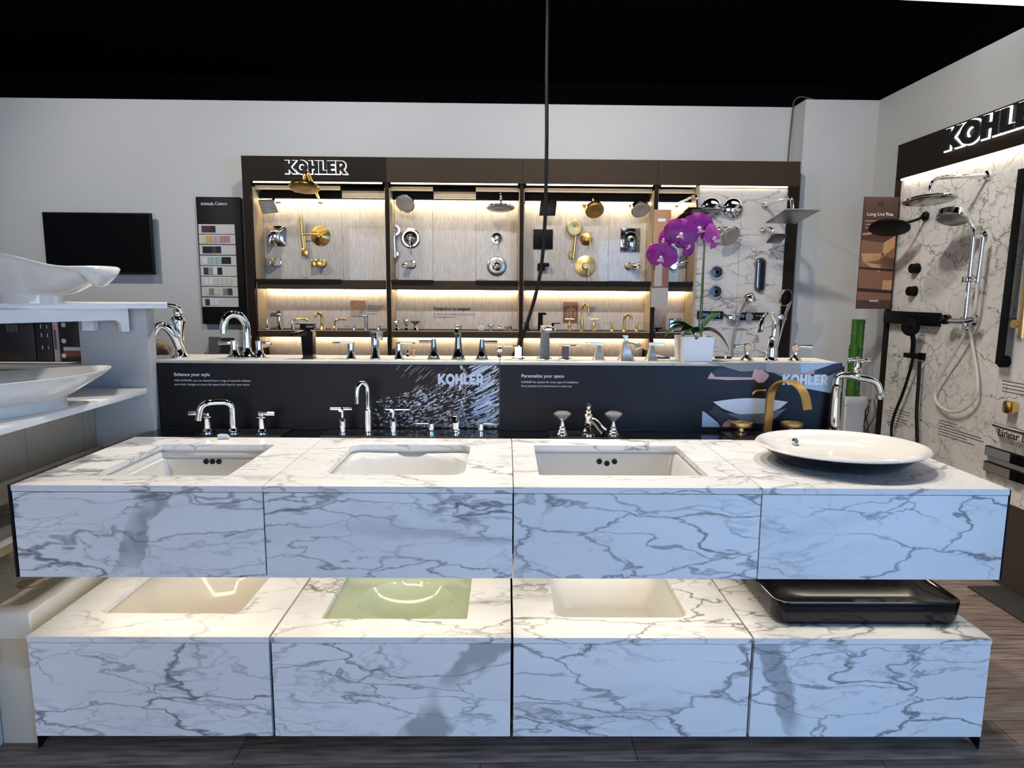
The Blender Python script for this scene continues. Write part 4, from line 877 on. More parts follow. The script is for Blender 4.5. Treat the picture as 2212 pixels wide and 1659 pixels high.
B(k).lathe([(22.5, 0), (22.5, 2), (19, 3), (8, 5), (6, 12)], (0, 0, 0), (0, -1, 0), 30).obj('plate', 'brass_brushed', r); B(k).cyl((5, -14, -20), (7, -14, 11), 1.9).cyl((6, -8, 0), (6, -15, 0), 3).obj('lever', 'gold', r)
r, k = mount('wall_shower', 'polished nickel bell shower head at the right of the third bay', 'shower head', 1364, 440)
flange(r, k, 8, 'nickel', 6); arm(r, k, [(0, -3, 0), (8, -14, 4), (15, -24, 0)], 3, 'nickel'); head(r, k, (20, -33, -14), 20, (.1, -.7, -.7), 'nickel', 'face_grey', 12, 6)
r, k = mount('shower_valve', 'rectangular satin steel valve plate with lever in the third bay', 'valve', 1361, 519)
B(k).box(-21, 21, -2.5, 0, -25, 25, .8).obj('plate', 'dark_chrome', r); B(k).tube([(1+18*math.cos(a_), -3, 18*math.sin(a_)) for a_ in [2*math.pi*i_/28 for i_ in range(29)]], 1.1, 6, 0).obj('ring', 'chrome', r)
B(k).lathe([(8, 2), (8, 8), (5, 14), (2, 16)], (0, 0, 2), (0, -1, 0)).box(-3, 5, -18, -11, -18, 4, 1).obj('lever', 'chrome', r)
r, k = mount('tub_spout', 'polished nickel spout with round flange near the orchid', 'spout', 1357, 575)
flange(r, k, 9, 'nickel', 6); B(k).tube([(0, -3, 0), (8, -14, 0), (16, -24, -2), (17, -26, -6)], 5.5).box(15, 20, -27, -22, 2, 8, .8).obj('spout', 'nickel', r)
# bay 4, linen side
r, k = mount('rain_shower', 'thin square chrome rain head on a bent arm behind the orchid', 'shower head', 1462, 440)
flange(r, k, 7, 'chrome', 6); arm(r, k, [(0, -2, 0), (10, -40, 5), (30, -96, 13), (38, -114, 15), (43, -122, 12), (44, -124, -22)], 3, 'chrome')
plate4(r, k, [(25, -150, -10), (98, -150, -12), (65, -95, -43), (-10, -95, -41)], 2.5).obj('head', 'dark_chrome', r)
r, k = mount('shower_valve', 'small chrome lever valve below the orchid flowers', 'valve', 1453, 574)
B(k).lathe([(10, 0), (10, 3), (8, 5)], (0, 0, 0), (0, -1, 0)).lathe([(6, 4), (6, 12)], (0, 0, -2), (0, -1, 0)).obj('plate', 'chrome', r); B(k).hexa([(2, -12, 2), (2, -16, 2), (28, -18, 8), (28, -12, 8)], [(2, -12, 6), (2, -16, 6), (28, -18, 12), (28, -12, 12)], .5).obj('lever', 'chrome', r)
r, k = mount('shower_valve', 'round chrome valve trim mostly hidden behind the orchid', 'valve', 1470, 522)
B(k).lathe([(14, 0), (14, 2), (11, 5), (5, 7)], (0, 0, 0), (0, -1, 0), 24).obj('plate', 'chrome', r)
# bay 4, marble side
YM = YF+.02
for px_, py_, rx, lab in ((1536, 450, 23, 'left of two polished round convex discs on the marble'), (1582, 451, 23, 'right of two polished round convex discs on the marble')):
    r, k = mount('mirror_disc', lab, 'shower disc', px_, py_, YM)
    B(k).lathe([(rx, 0), (rx, 3), (rx*.9, 6), (rx*.6, 9), (rx*.25, 11), (1, 11.5)], (0, 0, 0), (0, -1, 0), 30).obj('disc', 'chrome', r)
r, k = mount('rain_shower', 'wide thin square rain head on a long arm at the right edge of the display', 'shower head', 1651, 444, YM)
flange(r, k, 8, 'chrome', 6); arm(r, k, [(0, -2, 0), (16, -40, 5), (40, -100, 12), (52, -124, 15), (59, -132, 12), (61, -134, -20)], 3.2, 'chrome')
plate4(r, k, [(47, -165, -9), (123, -165, -10), (68, -105, -40), (3, -105, -38)], 2.5).obj('head', 'satin_steel', r)
r, k = mount('wall_shower', 'round chrome shower head on a short arm on the marble', 'shower head', 1554, 496, YM)
flange(r, k, 7, 'chrome', 6); arm(r, k, [(0, -2, 0), (8, -16, 5), (16, -26, 4), (20, -30, -4)], 2.8, 'chrome'); head(r, k, (25, -37, -15), 22, (.35, -.8, -.5), 'chrome', 'face_grey', 7, 6)
r, k = mount('wall_shower', 'small square dark faced shower head below the wide rain head', 'shower head', 1647, 497, YM)
flange(r, k, 7, 'chrome', 6); arm(r, k, [(0, -2, 0), (10, -14, 6), (20, -24, 3), (24, -28, -4)], 3, 'chrome')
hx(r, k, [(6, -40, -28), (34, -46, -30), (54, -34, -12), (24, -28, -10)], [(8, -36, -24), (34, -42, -26), (54, -30, -8), (24, -24, -6)], .5).obj('head', 'satin_steel', r)
for py_, lab in ((588, 'upper round body spray with dark ringed face'), (630, 'lower round body spray with bright speckled face')):
    r, k = mount('body_spray', lab, 'shower head', 1547 if py_ < 600 else 1545, py_, YM)
    B(k).lathe([(16, 0), (16, 3), (13.5, 6), (12, 6)], (0, 0, 0), (0, -1, 0), 26).obj('rim', 'chrome', r); f_ = B(k).lathe([(12.5, 5), (11.5, 6.4), (3, 7), (2, 6)], (0, 0, 0), (0, -1, 0), 26).obj('spray_face', 'black_gloss', r)
    nb = B(k)
    for i in range(14):
        a = 2*math.pi*i/14
        for rr_ in (6.5, 9.5): nb.ell((rr_*math.cos(a), -6.8, rr_*math.sin(a)), (.55, .5, .55), 5, 3)
    nb.obj('nozzles', 'satin_steel', f_, kind='stuff')
r, k = mount('wall_shower', 'long oval black shower panel mounted upright on the marble', 'shower head', 1641, 594, YM)
B(k).rings([[(x, -y, z) for x, z in rrect(0, 0, 11-i_, 37-i_, 11, 6)] for i_, y in ((0, 0), (0, 4), (2, 7), (5, 8))]).obj('body', 'dark_chrome', r)
B(k).rings([[(x, -y, z) for x, z in rrect(0, 0, 6-i_, 32-i_, 5, 4)] for i_, y in ((0, 7.8), (0, 8.6), (2, 9))]).obj('spray_face', 'black_gloss', r)
r, k = mount('shower_control', 'black digital shower control with six buttons behind the orchid leaves', 'control', 1534, 680, YM)
B(k).box(-29, 27, -5, 0, -9, 8, .6).obj('body', 'black_gloss', r)
for i in range(3):
    for j in range(2): B(k).lathe([(1.7, 0), (1.7, .6)], (2+i*8, -5, 3-j*6), (0, -1, 0), 8).obj('button', 'satin_steel', r)
r, k = mount('shower_control', 'black shower control with round dial behind the gooseneck faucet', 'control', 1625, 684, YM)
B(k).box(-29, 27, -5, 0, -8, 9, .6).obj('body', 'black_gloss', r); B(k).lathe([(9, 5), (9, 8), (8, 10), (2, 10)], (-10, 0, 0), (0, -1, 0), 22).obj('dial', 'dark_chrome', r)
for i in range(2): B(k).box(6+i*7, 10+i*7, -5.6, -5, 1, 3).obj('button', 'satin_steel', r)
r, k = mount('hand_shower', 'cylindrical chrome hand shower in its bracket left of the gooseneck faucet', 'hand shower', 1576, 686, YM)
B(k).box(-8, 14, -14, 0, -6, 6, .6).obj('bracket', 'chrome', r); w_ = B(k).tube([(10, -16, -10), (16, -20, 12), (24, -26, 36)], 3.2).obj('wand', 'chrome', r)
B(k).lathe([(10, 0), (11, 2), (11, 16), (9, 20), (3, 21)], (32, -36, 32), (-.35, .2, .9), 22).obj('head', 'chrome', w_); B(k).tube([(10, -16, -10), (4, -14, -50), (6, -14, -95)], 2.2).obj('hose', 'satin_steel', r)
r, k = mount('hand_shower', 'chrome hand shower with tilted black face in front of the right post', 'hand shower', 1686, 685, YM)
B(k).box(-10, 8, -14, 0, -6, 6, .6).obj('bracket', 'chrome', r); w_ = B(k).tube([(0, -16, -14), (3, -20, 10), (8, -26, 34)], 3.2).obj('wand', 'chrome', r)
head(w_, k, (12, -36, 42), 18, (.45, -.85, -.2), 'chrome', 'black_gloss', 6, 5, 26); B(k).tube([(0, -16, -14), (-8, -14, -60), (-16, -14, -95)], 2.2).obj('hose', 'satin_steel', r)
# ------------------------------------------------------------------ faucets on the display's middle shelf
def mini(label, px, Y=4.47, cat='faucet', name='widespread_faucet'):
    P = at(px, 708, Y=Y); P.z = zs1+.0006
    r = thing(name, label, cat, P, 0, 'faucets in the back wall display'); return r, kof(P)
def mh(r, k, x, h, dx, mat, kind='bar'):
    if kind == 'bar':
        o = B(k).lathe([(5, 0), (4, 2), (2.8, 6), (2.4, h)], (x, 0, 0), n=10).obj('handle', mat, r); B(k).box(min(x, x+dx), max(x, x+dx), -1.5, 1.5, h-2, h, .4).obj('lever', mat, o)
    elif kind == 'bend':
        B(k).lathe([(6.5, 0), (5, 2), (2.6, 8)], (x, 0, 0), n=10).tube([(x, 0, 6), (x+dx*.12, 0, h-3), (x+dx*.35, 0, h), (x+dx, 0, h)], 1.9, 8).obj('handle', mat, r)
    elif kind == 'cross':
        o = B(k).lathe([(4.2, 0), (4.2, 2), (3.2, 3), (3.2, h-9), (1.5, h-7), (1.5, h)], (x, 0, 0), n=10).obj('handle', mat, r); B(k).cyl((x-9.5, 0, h), (x+9.5, 0, h), 1.6, n=8).cyl((x, -9, h), (x, 9, h), 1.6, n=8).obj('lever', mat, o)
r, k = mini('small chrome faucet with angular spout at the left of the display shelf', 604)
mh(r, k, -26, 21, -18, 'chrome'); mh(r, k, 27, 21, 16, 'chrome'); B(k).lathe([(7, 0), (6, 3), (4.2, 8), (4.6, 36)], n=12).box(-17, 5, -6, 4, 27, 36, .8).box(-4, 5, -4, 4, 36, 40).obj('spout', 'chrome', r)
r, k = mini('small gold faucet with flared bases in the left niche', 696)
mh(r, k, -28, 22, -26, 'gold', 'bend'); mh(r, k, 26, 22, 26, 'gold', 'bend'); B(k).lathe([(7.5, 0), (6, 3), (3.4, 10), (3, 18)], n=12).tube([(0, 0, 14), (0, 0, 28), (-3, -3, 34), (-9, -8, 34), (-11, -10, 26)], 3).obj('spout', 'gold', r)
r, k = mini('small satin steel faucet with thin levers in the left niche', 791)
mh(r, k, -26, 8, -20, 'satin_steel'); mh(r, k, 27, 8, 20, 'satin_steel'); B(k).lathe([(5, 0), (4, 2), (3.8, 32)], n=12).box(-14, 4, -10, 4, 28, 32, .6).obj('spout', 'satin_steel', r)
for px_, kd, lab in ((857, 0, 'chrome cross handle sample on the second shelf'), (878, 1, 'chrome lever handle sample on the second shelf'), (897, 2, 'chrome fan shaped handle sample on the second shelf')):
    r, k = mini(lab, px_, 4.45, 'handle', 'handle_sample')
    B(k).lathe([(7, 0), (6, 2), (3, 5), (2.4, 13)], n=12).obj('body', 'chrome', r)
    if kd == 0: B(k).cyl((-10, 0, 18), (10, 0, 18), 2.2).cyl((0, -9, 18), (0, 9, 18), 2.2).ell((0, 0, 20), (3, 3, 4)).obj('cross', 'chrome', r)
    elif kd == 1: B(k).hexa([(-5, -3, 12), (4, -3, 12), (4, 3, 12), (-5, 3, 12)], [(-6, -4, 22), (6, -4, 24), (6, 4, 24), (-6, 4, 22)], 1).obj('lever', 'chrome', r)
    else: B(k).lathe([(2.5, 12), (10, 18), (10.5, 20), (6, 19)], n=10).obj('fan', 'satin_steel', r)
for px_, kd, lab in ((1040, 0, 'white cube handle sample on the second shelf'), (1060, 1, 'mushroom shaped chrome handle sample on the second shelf'), (1080, 2, 'small tilted chrome block sample on the second shelf'), (1098, 3, 'row of short chrome pegs sample on the second shelf')):
    r, k = mini(lab, px_, 4.45, 'handle', 'handle_sample')
    if kd == 0: B(k).box(-6, 6, -6, 6, 0, 11, 1).obj('block', 'white_ceramic', r); B(k).box(-3, 3, -6.6, -5.9, 2, 8).obj('window', 'satin_steel', r)
    elif kd == 1: B(k).lathe([(3.5, 0), (3, 8), (3, 10)], n=12).obj('body', 'satin_steel', r); B(k).lathe([(3, 9), (9, 10), (9, 12), (5, 14), (1, 14.5)], n=14).obj('cap', 'chrome', r)
    elif kd == 2: B(k).hexa([(-4, -4, 0), (3, -4, 0), (3, 4, 0), (-4, 4, 0)], [(-4, -4, 11), (3, -4, 9), (3, 4, 9), (-4, 4, 11)], .8).obj('block', 'chrome', r)
    else:
        B(k).box(-8, 8, -3, 3, 0, 2).obj('tray', 'chrome', r)
        for q in range(4): B(k).lathe([(1.6, 2), (1.6, 9), (.8, 10)], (-6+q*4, 0, 0), n=8).obj('peg', 'dark_chrome' if q % 2 else 'chrome', r)
r, k = mini('matte black square faucet with flat levers on the third shelf', 1167)
mh(r, k, -27, 17, -16, 'black_metal'); mh(r, k, 27, 17, 16, 'black_metal'); B(k).box(-5, 5, -5, 5, 0, 34).box(-5, 12, -9, 5, 34, 39, .6).obj('spout', 'black_metal', r)
r, k = mini('gold gooseneck faucet with cross handles on the third shelf', 1257)
mh(r, k, -27, 25, 0, 'gold', 'cross'); mh(r, k, 26, 25, 0, 'gold', 'cross'); B(k).lathe([(5, 0), (4.2, 2), (4, 26), (2.6, 27)], n=12).tube([(0, 0, 24), (0, 0, 46), (2, -3, 54), (7, -7, 57), (11, -10, 52), (12, -11, 40)], 2.4).obj('spout', 'gold', r)
r, k = mini('gold gooseneck faucet with bar levers at the right of the third shelf', 1348)
mh(r, k, -26, 19, -17, 'gold'); mh(r, k, 27, 19, 17, 'gold'); B(k).lathe([(5, 0), (4, 2), (3.4, 8)], n=12).tube([(0, 0, 4), (0, 0, 26), (2, -2, 32), (8, -6, 36), (13, -9, 32), (14, -10, 24)], 2.8).obj('spout', 'gold', r)
r, k = mini('low black cross handle sample on the fourth shelf', 1420, 4.45, 'handle', 'handle_sample')
B(k).lathe([(4, 0), (3, 2), (2.5, 6)], n=12).obj('body', 'black_metal', r); B(k).cyl((-10, 0, 7), (10, 0, 7), 1.8).cyl((0, -9, 7), (0, 9, 7), 1.8).obj('cross', 'black_metal', r)
r, k = mini('dark square single faucet beside the orchid leaves', 1450, 4.47, 'faucet', 'single_lever_faucet')
B(k).box(-4, 4, -4, 4, 0, 26).obj('body', 'dark_chrome', r); B(k).box(-4, 20, -5, 4, 24, 28, .6).obj('spout', 'dark_chrome', r)
# ------------------------------------------------------------------ BACK WALL LEFT: screen and colour board
a = at(90, 458, Y=4.66); b2 = at(322, 458, Y=4.66); c_ = at(331, 593, Y=4.66)
tv = thing('television', 'black flat screen television on the back wall', 'television', (a.x, 4.66, c_.z))
B().box(0, b2.x-a.x+.006, 0, .03, 0, a.z-c_.z, .003).obj('housing', 'black_matte', tv)
B().box(.008, b2.x-a.x-.002, -.002, 0, .014, a.z-c_.z-.008).obj('screen', 'screen_black', tv)
B().box(.2, .5, .031, .088, .1, .3).obj('wall_bracket', 'black_metal', tv)
YCB = 4.70
a = at(421, 425, Y=YCB); b2 = at(516, 425, Y=YCB); c_ = at(440, 700, Y=YCB); k = kof(a)
cb = thing('colour_board', 'tall black board with eight rows of colour samples', 'sample board', (a.x+.004, YCB, c_.z))
bw_, bh_ = b2.x-a.x, a.z-c_.z
B().box(0, bw_, 0, .045, 0, bh_, .002).obj('board', 'black_matte', cb)
def cbp(px, py): p = at(px, py, Y=YCB); return p.x-a.x-.004, p.z-c_.z
q = cbp(434, 443); q2 = cbp(462, 443); text(cb, 'KOHLER.', q2[0]-q[0], (q[0], -.0006, q[1]), 'print_white', bold=.03)
q = cbp(464, 443); q2 = cbp(490, 443); text(cb, 'Colors', q2[0]-q[0], (q[0], -.0006, q[1]), 'print_white')
rows = [(485, 505, 'sw_wine sw_wine sw_black'), (507, 527, 'sw_yellow sw_gold sw_pink sw_pink sw_rose sw_rose'), (529.5, 550, 'sw_black sw_black sw_dark sw_black'), (552.5, 573, 'sw_white sw_mint sw_mint sw_mint sw_black sw_black'),
        (575, 596, 'sw_dark sw_grey sw_white sw_black'), (598, 618, 'sw_white sw_white sw_cream sw_cream sw_cream sw_cream'), (620, 640.5, 'sw_cream sw_taupe sw_cream sw_cream sw_taupe sw_dark'), (643, 662.5, 'sw_dark sw_white sw_white')]
for i, (y0, y1, sw) in enumerate(rows):
    xo = 430+i*1.15
    p0 = cbp(xo, y1); p1 = cbp(xo+77, y0)
    st_ = B().box(p0[0], p1[0], -.005, 0, p0[1], p1[1]).obj('sample_strip', 'cardboard_white', cb)
    for j, s_ in enumerate(sw.split()):
        e0 = cbp(xo+7+j*10, y1-3); e1 = cbp(xo+15.6+j*10, y0+3); B().box(e0[0], e1[0], -.009, -.0052, e0[1], e1[1]).obj('colour_chip', s_, st_)
# things behind the ledge, left end
P = base_on_deck(338, .99, ZG); k = kof(P)*1.12
dw = thing('driftwood', 'rough piece of driftwood on the left end of the ledge', 'driftwood', P)
b = B(k); n = 14; rings_ = []
for i in range(11):
    t = i/10; x = -22+48*t; rad = 15*math.sin(math.pi*min(1, .12+.80*t))**.5
    rings_.append([(x, rad*1.1*math.cos(2*math.pi*j/n)*(1+.10*math.sin(5*j+i)), max(0.2, rad*(1+math.sin(2*math.pi*j/n)*(1+.12*math.sin(3*j+2*i)))+2)) for j in range(n)])
b.rings(rings_).obj('log', 'driftwood', dw)
P = at(490, 774, Y=4.45); P.z = .0; zc_ = at(470, 775, Y=4.45).z-.12
br = thing('brochure_stand', 'wall brochure stand with dark leaflets under the colour board', 'brochure holder', (at(445, 775, Y=4.62).x, 4.62, zc_))
kk = 4.62/FPX
B(kk).box(0, 68, 0, 38, -8, -2, .5).box(-2, 0, 0, 38, -8, 46).box(68, 70, 0, 38, -8, 46).obj('holder', 'acrylic_clear', br)
for x0_, x1_, mt, h_ in ((2, 26, 'book_grey', 44), (28, 56, 'book_black', 42)): B(kk).hexa([(x0_, 6, -2), (x1_, 6, -2), (x1_, 9, -2), (x0_, 9, -2)], [(x0_, 14, h_+34), (x1_, 14, h_+34), (x1_, 17, h_+34), (x0_, 17, h_+34)]).obj('leaflet', mt, br)
B(kk).box(28, 60, 4, 6, 30, 42).obj('card', 'sw_pink', br)
# ------------------------------------------------------------------ LEFT SHELVING FIXTURE
lf = thing('shelving_unit', 'white shelving unit with two shelves at the left of the counter', 'shelving', (-1.37, 2.62, 0))
O_ = Vector((-1.37, 2.62, 0))
def L(p): return tuple(Vector(p)-O_)
def lbox(name, mat, x0, x1, y0, y1, z0, z1, parent=None, bev=0):
    return B().box(x0+1.37, x1+1.37, y0-2.62, y1-2.62, z0, z1, bev).obj(name, mat, parent or lf)
lbox('end_panel', 'grey_paint', -1.635, -1.372, 2.62, 2.68, .0, 1.318, bev=.001)
lbox('back_panel', 'beige_panel', -3.6, -1.64, 3.04, 3.06, .0, 1.318)
lbox('divider_panel', 'white_paint', -1.655, -1.636, 2.66, 3.035, 1.09, 1.316)
lbox('book_shelf', 'beige_light', -3.6, -1.637, 2.64, 3.035, 1.07, 1.088)
# top shelf, a slab with a slanting front edge
zt_ = at(360, 655, Y=2.5).z
f0 = at(360, 655, Y=2.5); f1 = at(-500, 655, Y=2.05)
poly = [(f0.x, f0.y), (at(361, 655, Y=2.70).x, 2.70), (-3.6, 2.70), (f1.x, f1.y)]
B().prism([[(x+1.37, y-2.62) for x, y in poly]], XY, zt_-.019, zt_).obj('top_shelf', 'white_paint', lf)
# apron with a short leg at its right end
a0 = at(272, 690, Y=2.60); a1 = at(-300, 690, Y=1.98); zb0 = at(250, 691, Y=2.58).z
dv = Vector((a1.x-a0.x, a1.y-a0.y, 0)); nv_ = Vector((dv.y, -dv.x, 0)).normalized()
ln_ = dv.length; dvn = dv.normalized()
prof = [(0, zt_-.02), (ln_, zt_-.02), (ln_, zb0), (.05, zb0), (.038, zb0-.004), (.030, zb0-.013), (.028, zb0-.045), (0, zb0-.045)]
B().prism([prof], lambda s_, z, d: L((a0.x+dvn.x*s_-nv_.x*d, a0.y+dvn.y*s_-nv_.y*d, z)), 0, .02).obj('apron', 'white_paint', lf)
lbox('bracket', 'white_paint', -1.60, -1.555, 2.585, 2.615, 1.225, 1.262)
# lower shelf running towards the viewer
zq = at(318, 838, Y=2.62).z
lbox('lower_shelf', 'white_paint', -3.6, -1.388, 1.2, 2.618, zq-.022, zq, bev=.001)
# beige body under the lower shelf with a projecting band and a board below it
for y0_, y1_ in ((2.543, 2.617), (2.233, 2.540), (1.2, 2.230)): lbox('base_panel', 'beige_panel', -3.0, -1.60, y0_, y1_, .767, zq-.0225)
lbox('band', 'beige_light', -3.0, -1.575, 1.2, 2.617, .70, .766, bev=.002)
bd_ = lbox('lower_board', 'white_paint', -3.0, -1.562, 1.2, 2.617, .548, .575)
lbox('board_edge', 'wood_edge', -1.5615, -1.559, 1.2, 2.617, .548, .574, bd_)
lbox('recess_panel', 'beige_panel', -3.0, -1.95, 1.2, 2.617, .40, .699)
# upper freeform vessel
P = at(68, 654, Y=2.34); P.z = zt_+.0005; k = kof(P)
ub = thing('vessel_sink', 'white freeform vessel with flared lip on the top shelf', 'sink', P, -.15)
n = 56; A_ = [2*math.pi*i/n for i in range(n)]
def rimz(c, s_): t = min(1, abs(c)*1.25); return 76+(27 if s_ < 0 else 5)*(1-(t*t*(3-2*t)))+3*abs(c)**6
def fr(f, kz, dz=0, lip_f=0, lip_z=0):
    out_ = []
    for t in A_:
        c, s_ = math.cos(t), math.sin(t); w_ = abs(c)**14
        ff = f+lip_f*w_; cc = math.copysign(abs(c)**.8, c); ss = math.copysign(abs(s_)**.8, s_)
        out_.append((186*ff*cc, 105*ff*ss, rimz(c, s_)*kz+dz+lip_z*w_))
    return out_
rg = [[(69*math.cos(t), 46*math.sin(t), 0) for t in A_], [(67*math.cos(t), 45*math.sin(t), 17) for t in A_]]
rg += [fr(.52, .30), fr(.66, .46), fr(.80, .64), fr(.90, .80), fr(.945, .90), fr(.965, .93, 0, -.10, -38), fr(.985, .94, 0, -.075, -39), fr(1.0, .96, 0, .0, -24), fr(1.012, .98, 0, .02, -8), fr(1.0, 1.0), fr(.97, 1.0)]
rg += [fr(.92, .92), fr(.80, .68), fr(.66, .50), fr(.50, .34), fr(.25, .26), fr(.05, .25)]
B(k).rings(rg).obj('bowl', 'white_ceramic', ub, sharp=1.2)
# lower boat shaped vessel
P = Vector((-1.556, 1.99, zq+.0005)); k = .0015
lb = thing('vessel_sink', 'white boat shaped vessel with pointed end on the lower shelf', 'sink', P, 1.05)
def boat(f, z): return [(262*f*math.copysign(abs(math.cos(t))**.9, math.cos(t)), 120*f*math.copysign(abs(math.sin(t))**1.25, math.sin(t)), z+4*f*abs(math.cos(t))**4) for t in A_]
ft = lambda s_, z: [(165*s_*math.cos(t), 60*s_*math.sin(t), z) for t in A_]
B(k).rings([ft(1, 0), ft(.98, 22), boat(.66, 26), boat(.82, 46), boat(1.0, 72), boat(1.005, 76), boat(.985, 77), boat(.8, 52), boat(.6, 36), boat(.3, 28), boat(.05, 27)]).obj('bowl', 'white_ceramic', lb, sharp=1.2)
# books in the niche
bx = at(187, 780, Y=2.78).x+.012
for lab, wd, mt, h_, ti, dp in (('black book with a red and cream band, rightmost on the shelf', .088, 'book_black', .176, .0, 0), ('thin pink spined book between two black books', .024, 'book_pink', .172, .0, 0), ('black book with small white marks left of the pink book', .066, 'book_black', .174, .0, 0), ('wide black book at the left of the niche', .15, 'book_black', .172, 0, 0), ('very wide black box file at the frame edge', .26, 'book_black', .165, 0, 0)):
    r = thing('book', lab, 'book', (bx-wd, 2.74, 1.0885), 0, 'books in the left niche')
    B().hexa([(0, 0, 0), (wd-.002, 0, 0), (wd-.002, .2, 0), (0, .2, 0)], [(-ti*.17, 0, h_), (wd-.002-ti*.17, 0, h_), (wd-.002-ti*.17, .2, h_), (-ti*.17, .2, h_)], .001).obj('cover', mt, r)
    if 'red' in lab:
        B().box(.012, .08, -.0006, 0, .045, .06).obj('band', 'cardboard_white', r); B().box(.012, .08, -.0006, 0, .022, .043).obj('band', 'book_red', r)
        for i, z in enumerate((.025, .085, .15)): B().lathe([(.0026, 0), (.0026, .0006)], (.012+.004*i, -.0006, z), (0, -1, 0), 10).obj('mark', 'cardboard_white', r)
    elif 'small white' in lab:
        for z in (.05, .10, .135): B().box(.022, .026, -.0006, 0, z, z+.016).box(.046, .049, -.0006, 0, z, z+.014).obj('mark', 'cardboard_white', r, kind='stuff')
    elif 'thin pink' in lab: B().box(.006, .014, -.003, -.0022, .05, .13).obj('spine_print', 'ink_grey', r)
    elif 'wide black book' in lab:
        for q_ in range(5): B().box(.04+.009*q_, .046+.009*q_, -.0006, 0, .12, .15).obj('mark', 'book_grey', r)
    bx -= wd+.003
# floor level sample sinks beside the counter
tr = thing('trough_sink', 'beige rectangular trough sink with oval drain left of the lower counter', 'sink', (-1.775, 2.36, .3015))
lp = lambda hx_, hy_, r_, z: [(x, y, z) for x, y in rrect(0, 0, hx_, hy_, r_)]
B().rings([lp(.325, .39, .006, 0), lp(.325, .39, .006, .083), lp(.322, .387, .006, .0865), lp(.275, .34, .02, .0865), lp(.268, .333, .03, .083), lp(.245, .31, .04, .035), lp(.10, .15, .05, .030)]).obj('basin', 'biscuit_ceramic', tr, sharp=.9)
B().lathe([(.035, 0), (.035, .003), (.02, .004)], (.10, -.06, .033), ex=1.3).obj('drain', 'beige_panel', tr)
ped = thing('display_plinth', 'beige display plinth below the trough sink at the left edge', 'plinth', (-1.80, 1.90, 0))
B().prism([[(0, 0), (.9, 0), (.9, .30), (.068, .30), (0, .244)]], YZ, -.4, .392).obj('body', 'beige_light', ped)
wp_ = thing('white_plinth', 'white glossy plinth cut by the lower left frame edge', 'plinth', (-1.85, 1.72, 0))
B().box(-.4, .337, -.3, .176, 0, .285, .004).obj('body', 'white_paint', wp_)
# ------------------------------------------------------------------ RIGHT WALL DISPLAY
XR = 2.42
rd = thing('shower_display', 'dark framed shower display with marble panels on the right wall', 'display', (XR, 3.0, 0))
def rb(name, mat, x0, x1, y0, y1, z0, z1, parent=None): return B().box(x0-XR, x1-XR, y0-3, y1-3, z0, z1).obj(name, mat, parent or rd)
ye = at(1941, 314, X=XR-.03).y; ztop = at(1941, 314, X=XR-.03).z; zhb = at(1950, 385, X=XR-.03).z
ys_ = 1.3
rb('header', 'bronze_frame', XR-.03, WXR-.002, ys_, ye, zhb, ztop)
pi_ = at(1927, 640, X=XR).y
rb('side_post', 'bronze_frame', XR-.03, WXR-.002, pi_+.002, ye, 0, zhb-.001)
marble('marble_right', 31.0, (.82, .785, .745), .5, 1.25, 1.2, (.13, .12, .11), rot=-.5)
c1 = at(2046, 600, X=XR).y; c2 = at(2161, 780, X=XR).y; zmb = .405
for y0, y1 in ((c1+.001, pi_), (c2+.001, c1-.001), (ys_, c2-.001)): rb('marble_panel', 'marble_right', XR, XR+.02, y0, y1, zmb, zhb-.002)
rb('backing', 'bronze_frame', XR+.021, WXR-.002, ys_, pi_, zmb, zhb-.002)
rb('plinth', 'plinth_brown', XR+.0, WXR-.002, ys_, pi_, .0, zmb-.002)
rb('light_strip', 'led_right', XR-.024, XR-.012, ys_+.01, pi_-.03, zhb-.010, zhb-.0008)
sa = at(2050, 322, X=XR-.03); k = kof(sa)
y_k0 = at(2046, 327, X=XR-.03).y; z_k0 = at(2046, 327, X=XR-.03).z; y_k1 = at(2212, 240, X=XR-.03).y
wid = (y_k0-y_k1)/3.75*5.36
logo(rd, wid, .108, (-.044, y_k0-3, z_k0), (0, 0, -math.pi/2), 'black_matte', .012, 'halo_white', .06)
# text blocks on the marble
def rtext(s_, px, py, px2, mat='ink', bold=0.0):
    a = at(px, py, X=XR); b_ = at(px2, py, X=XR)
    text(rd, s_, a.y-b_.y, (-.0006, a.y-3, a.z), mat, (math.pi/2, 0, -math.pi/2), bold)
def rlines(pxs, y0, n_, dy, ragged):
    for i in range(n_):
        a = at(pxs[0], y0+i*dy, X=XR); ln2 = (pxs[1]-pxs[0])*(ragged[i % len(ragged)]); b_ = at(pxs[0]+ln2, y0+i*dy, X=XR)
        B().box(-.0006, 0, b_.y-3, a.y-3, a.z-.0022, a.z+.0022).obj('printed_line', 'ink_grey', rd)
rlines((1921, 1967), 880, 6, 6.0, (1, .98, .7, .9, .85, .5)); rlines((2028, 2128), 907, 6, 6.0, (.4, .36, .95, 1, .62, .8)); rlines((2165, 2290), 822, 4, 7.5, (1, 1, .95, .9))
rtext('Linear Drains', 2155, 940, 2262, 'ink', .012)
def rmount(name, label, cat, px, py, group='fittings on the right display'):
    P = at(px, py, X=XR); P.x = XR-.0005; r = thing(name, label, cat, P, 0, group)
    k = kof(P)
    def S(px_, py_, d=0, onwall=False):   # local point seen at a pixel, d = metres in front of the marble
        Q = at(px_, py_, X=XR-d); return Q-P
    return r, k, S
def rfl(r, p, rad, mat, d=.012): return B().lathe([(rad, 0), (rad, .004), (rad*.8, d*.8), (rad*.4, d)], p, (-1, 0, 0)).obj('flange', mat, r)
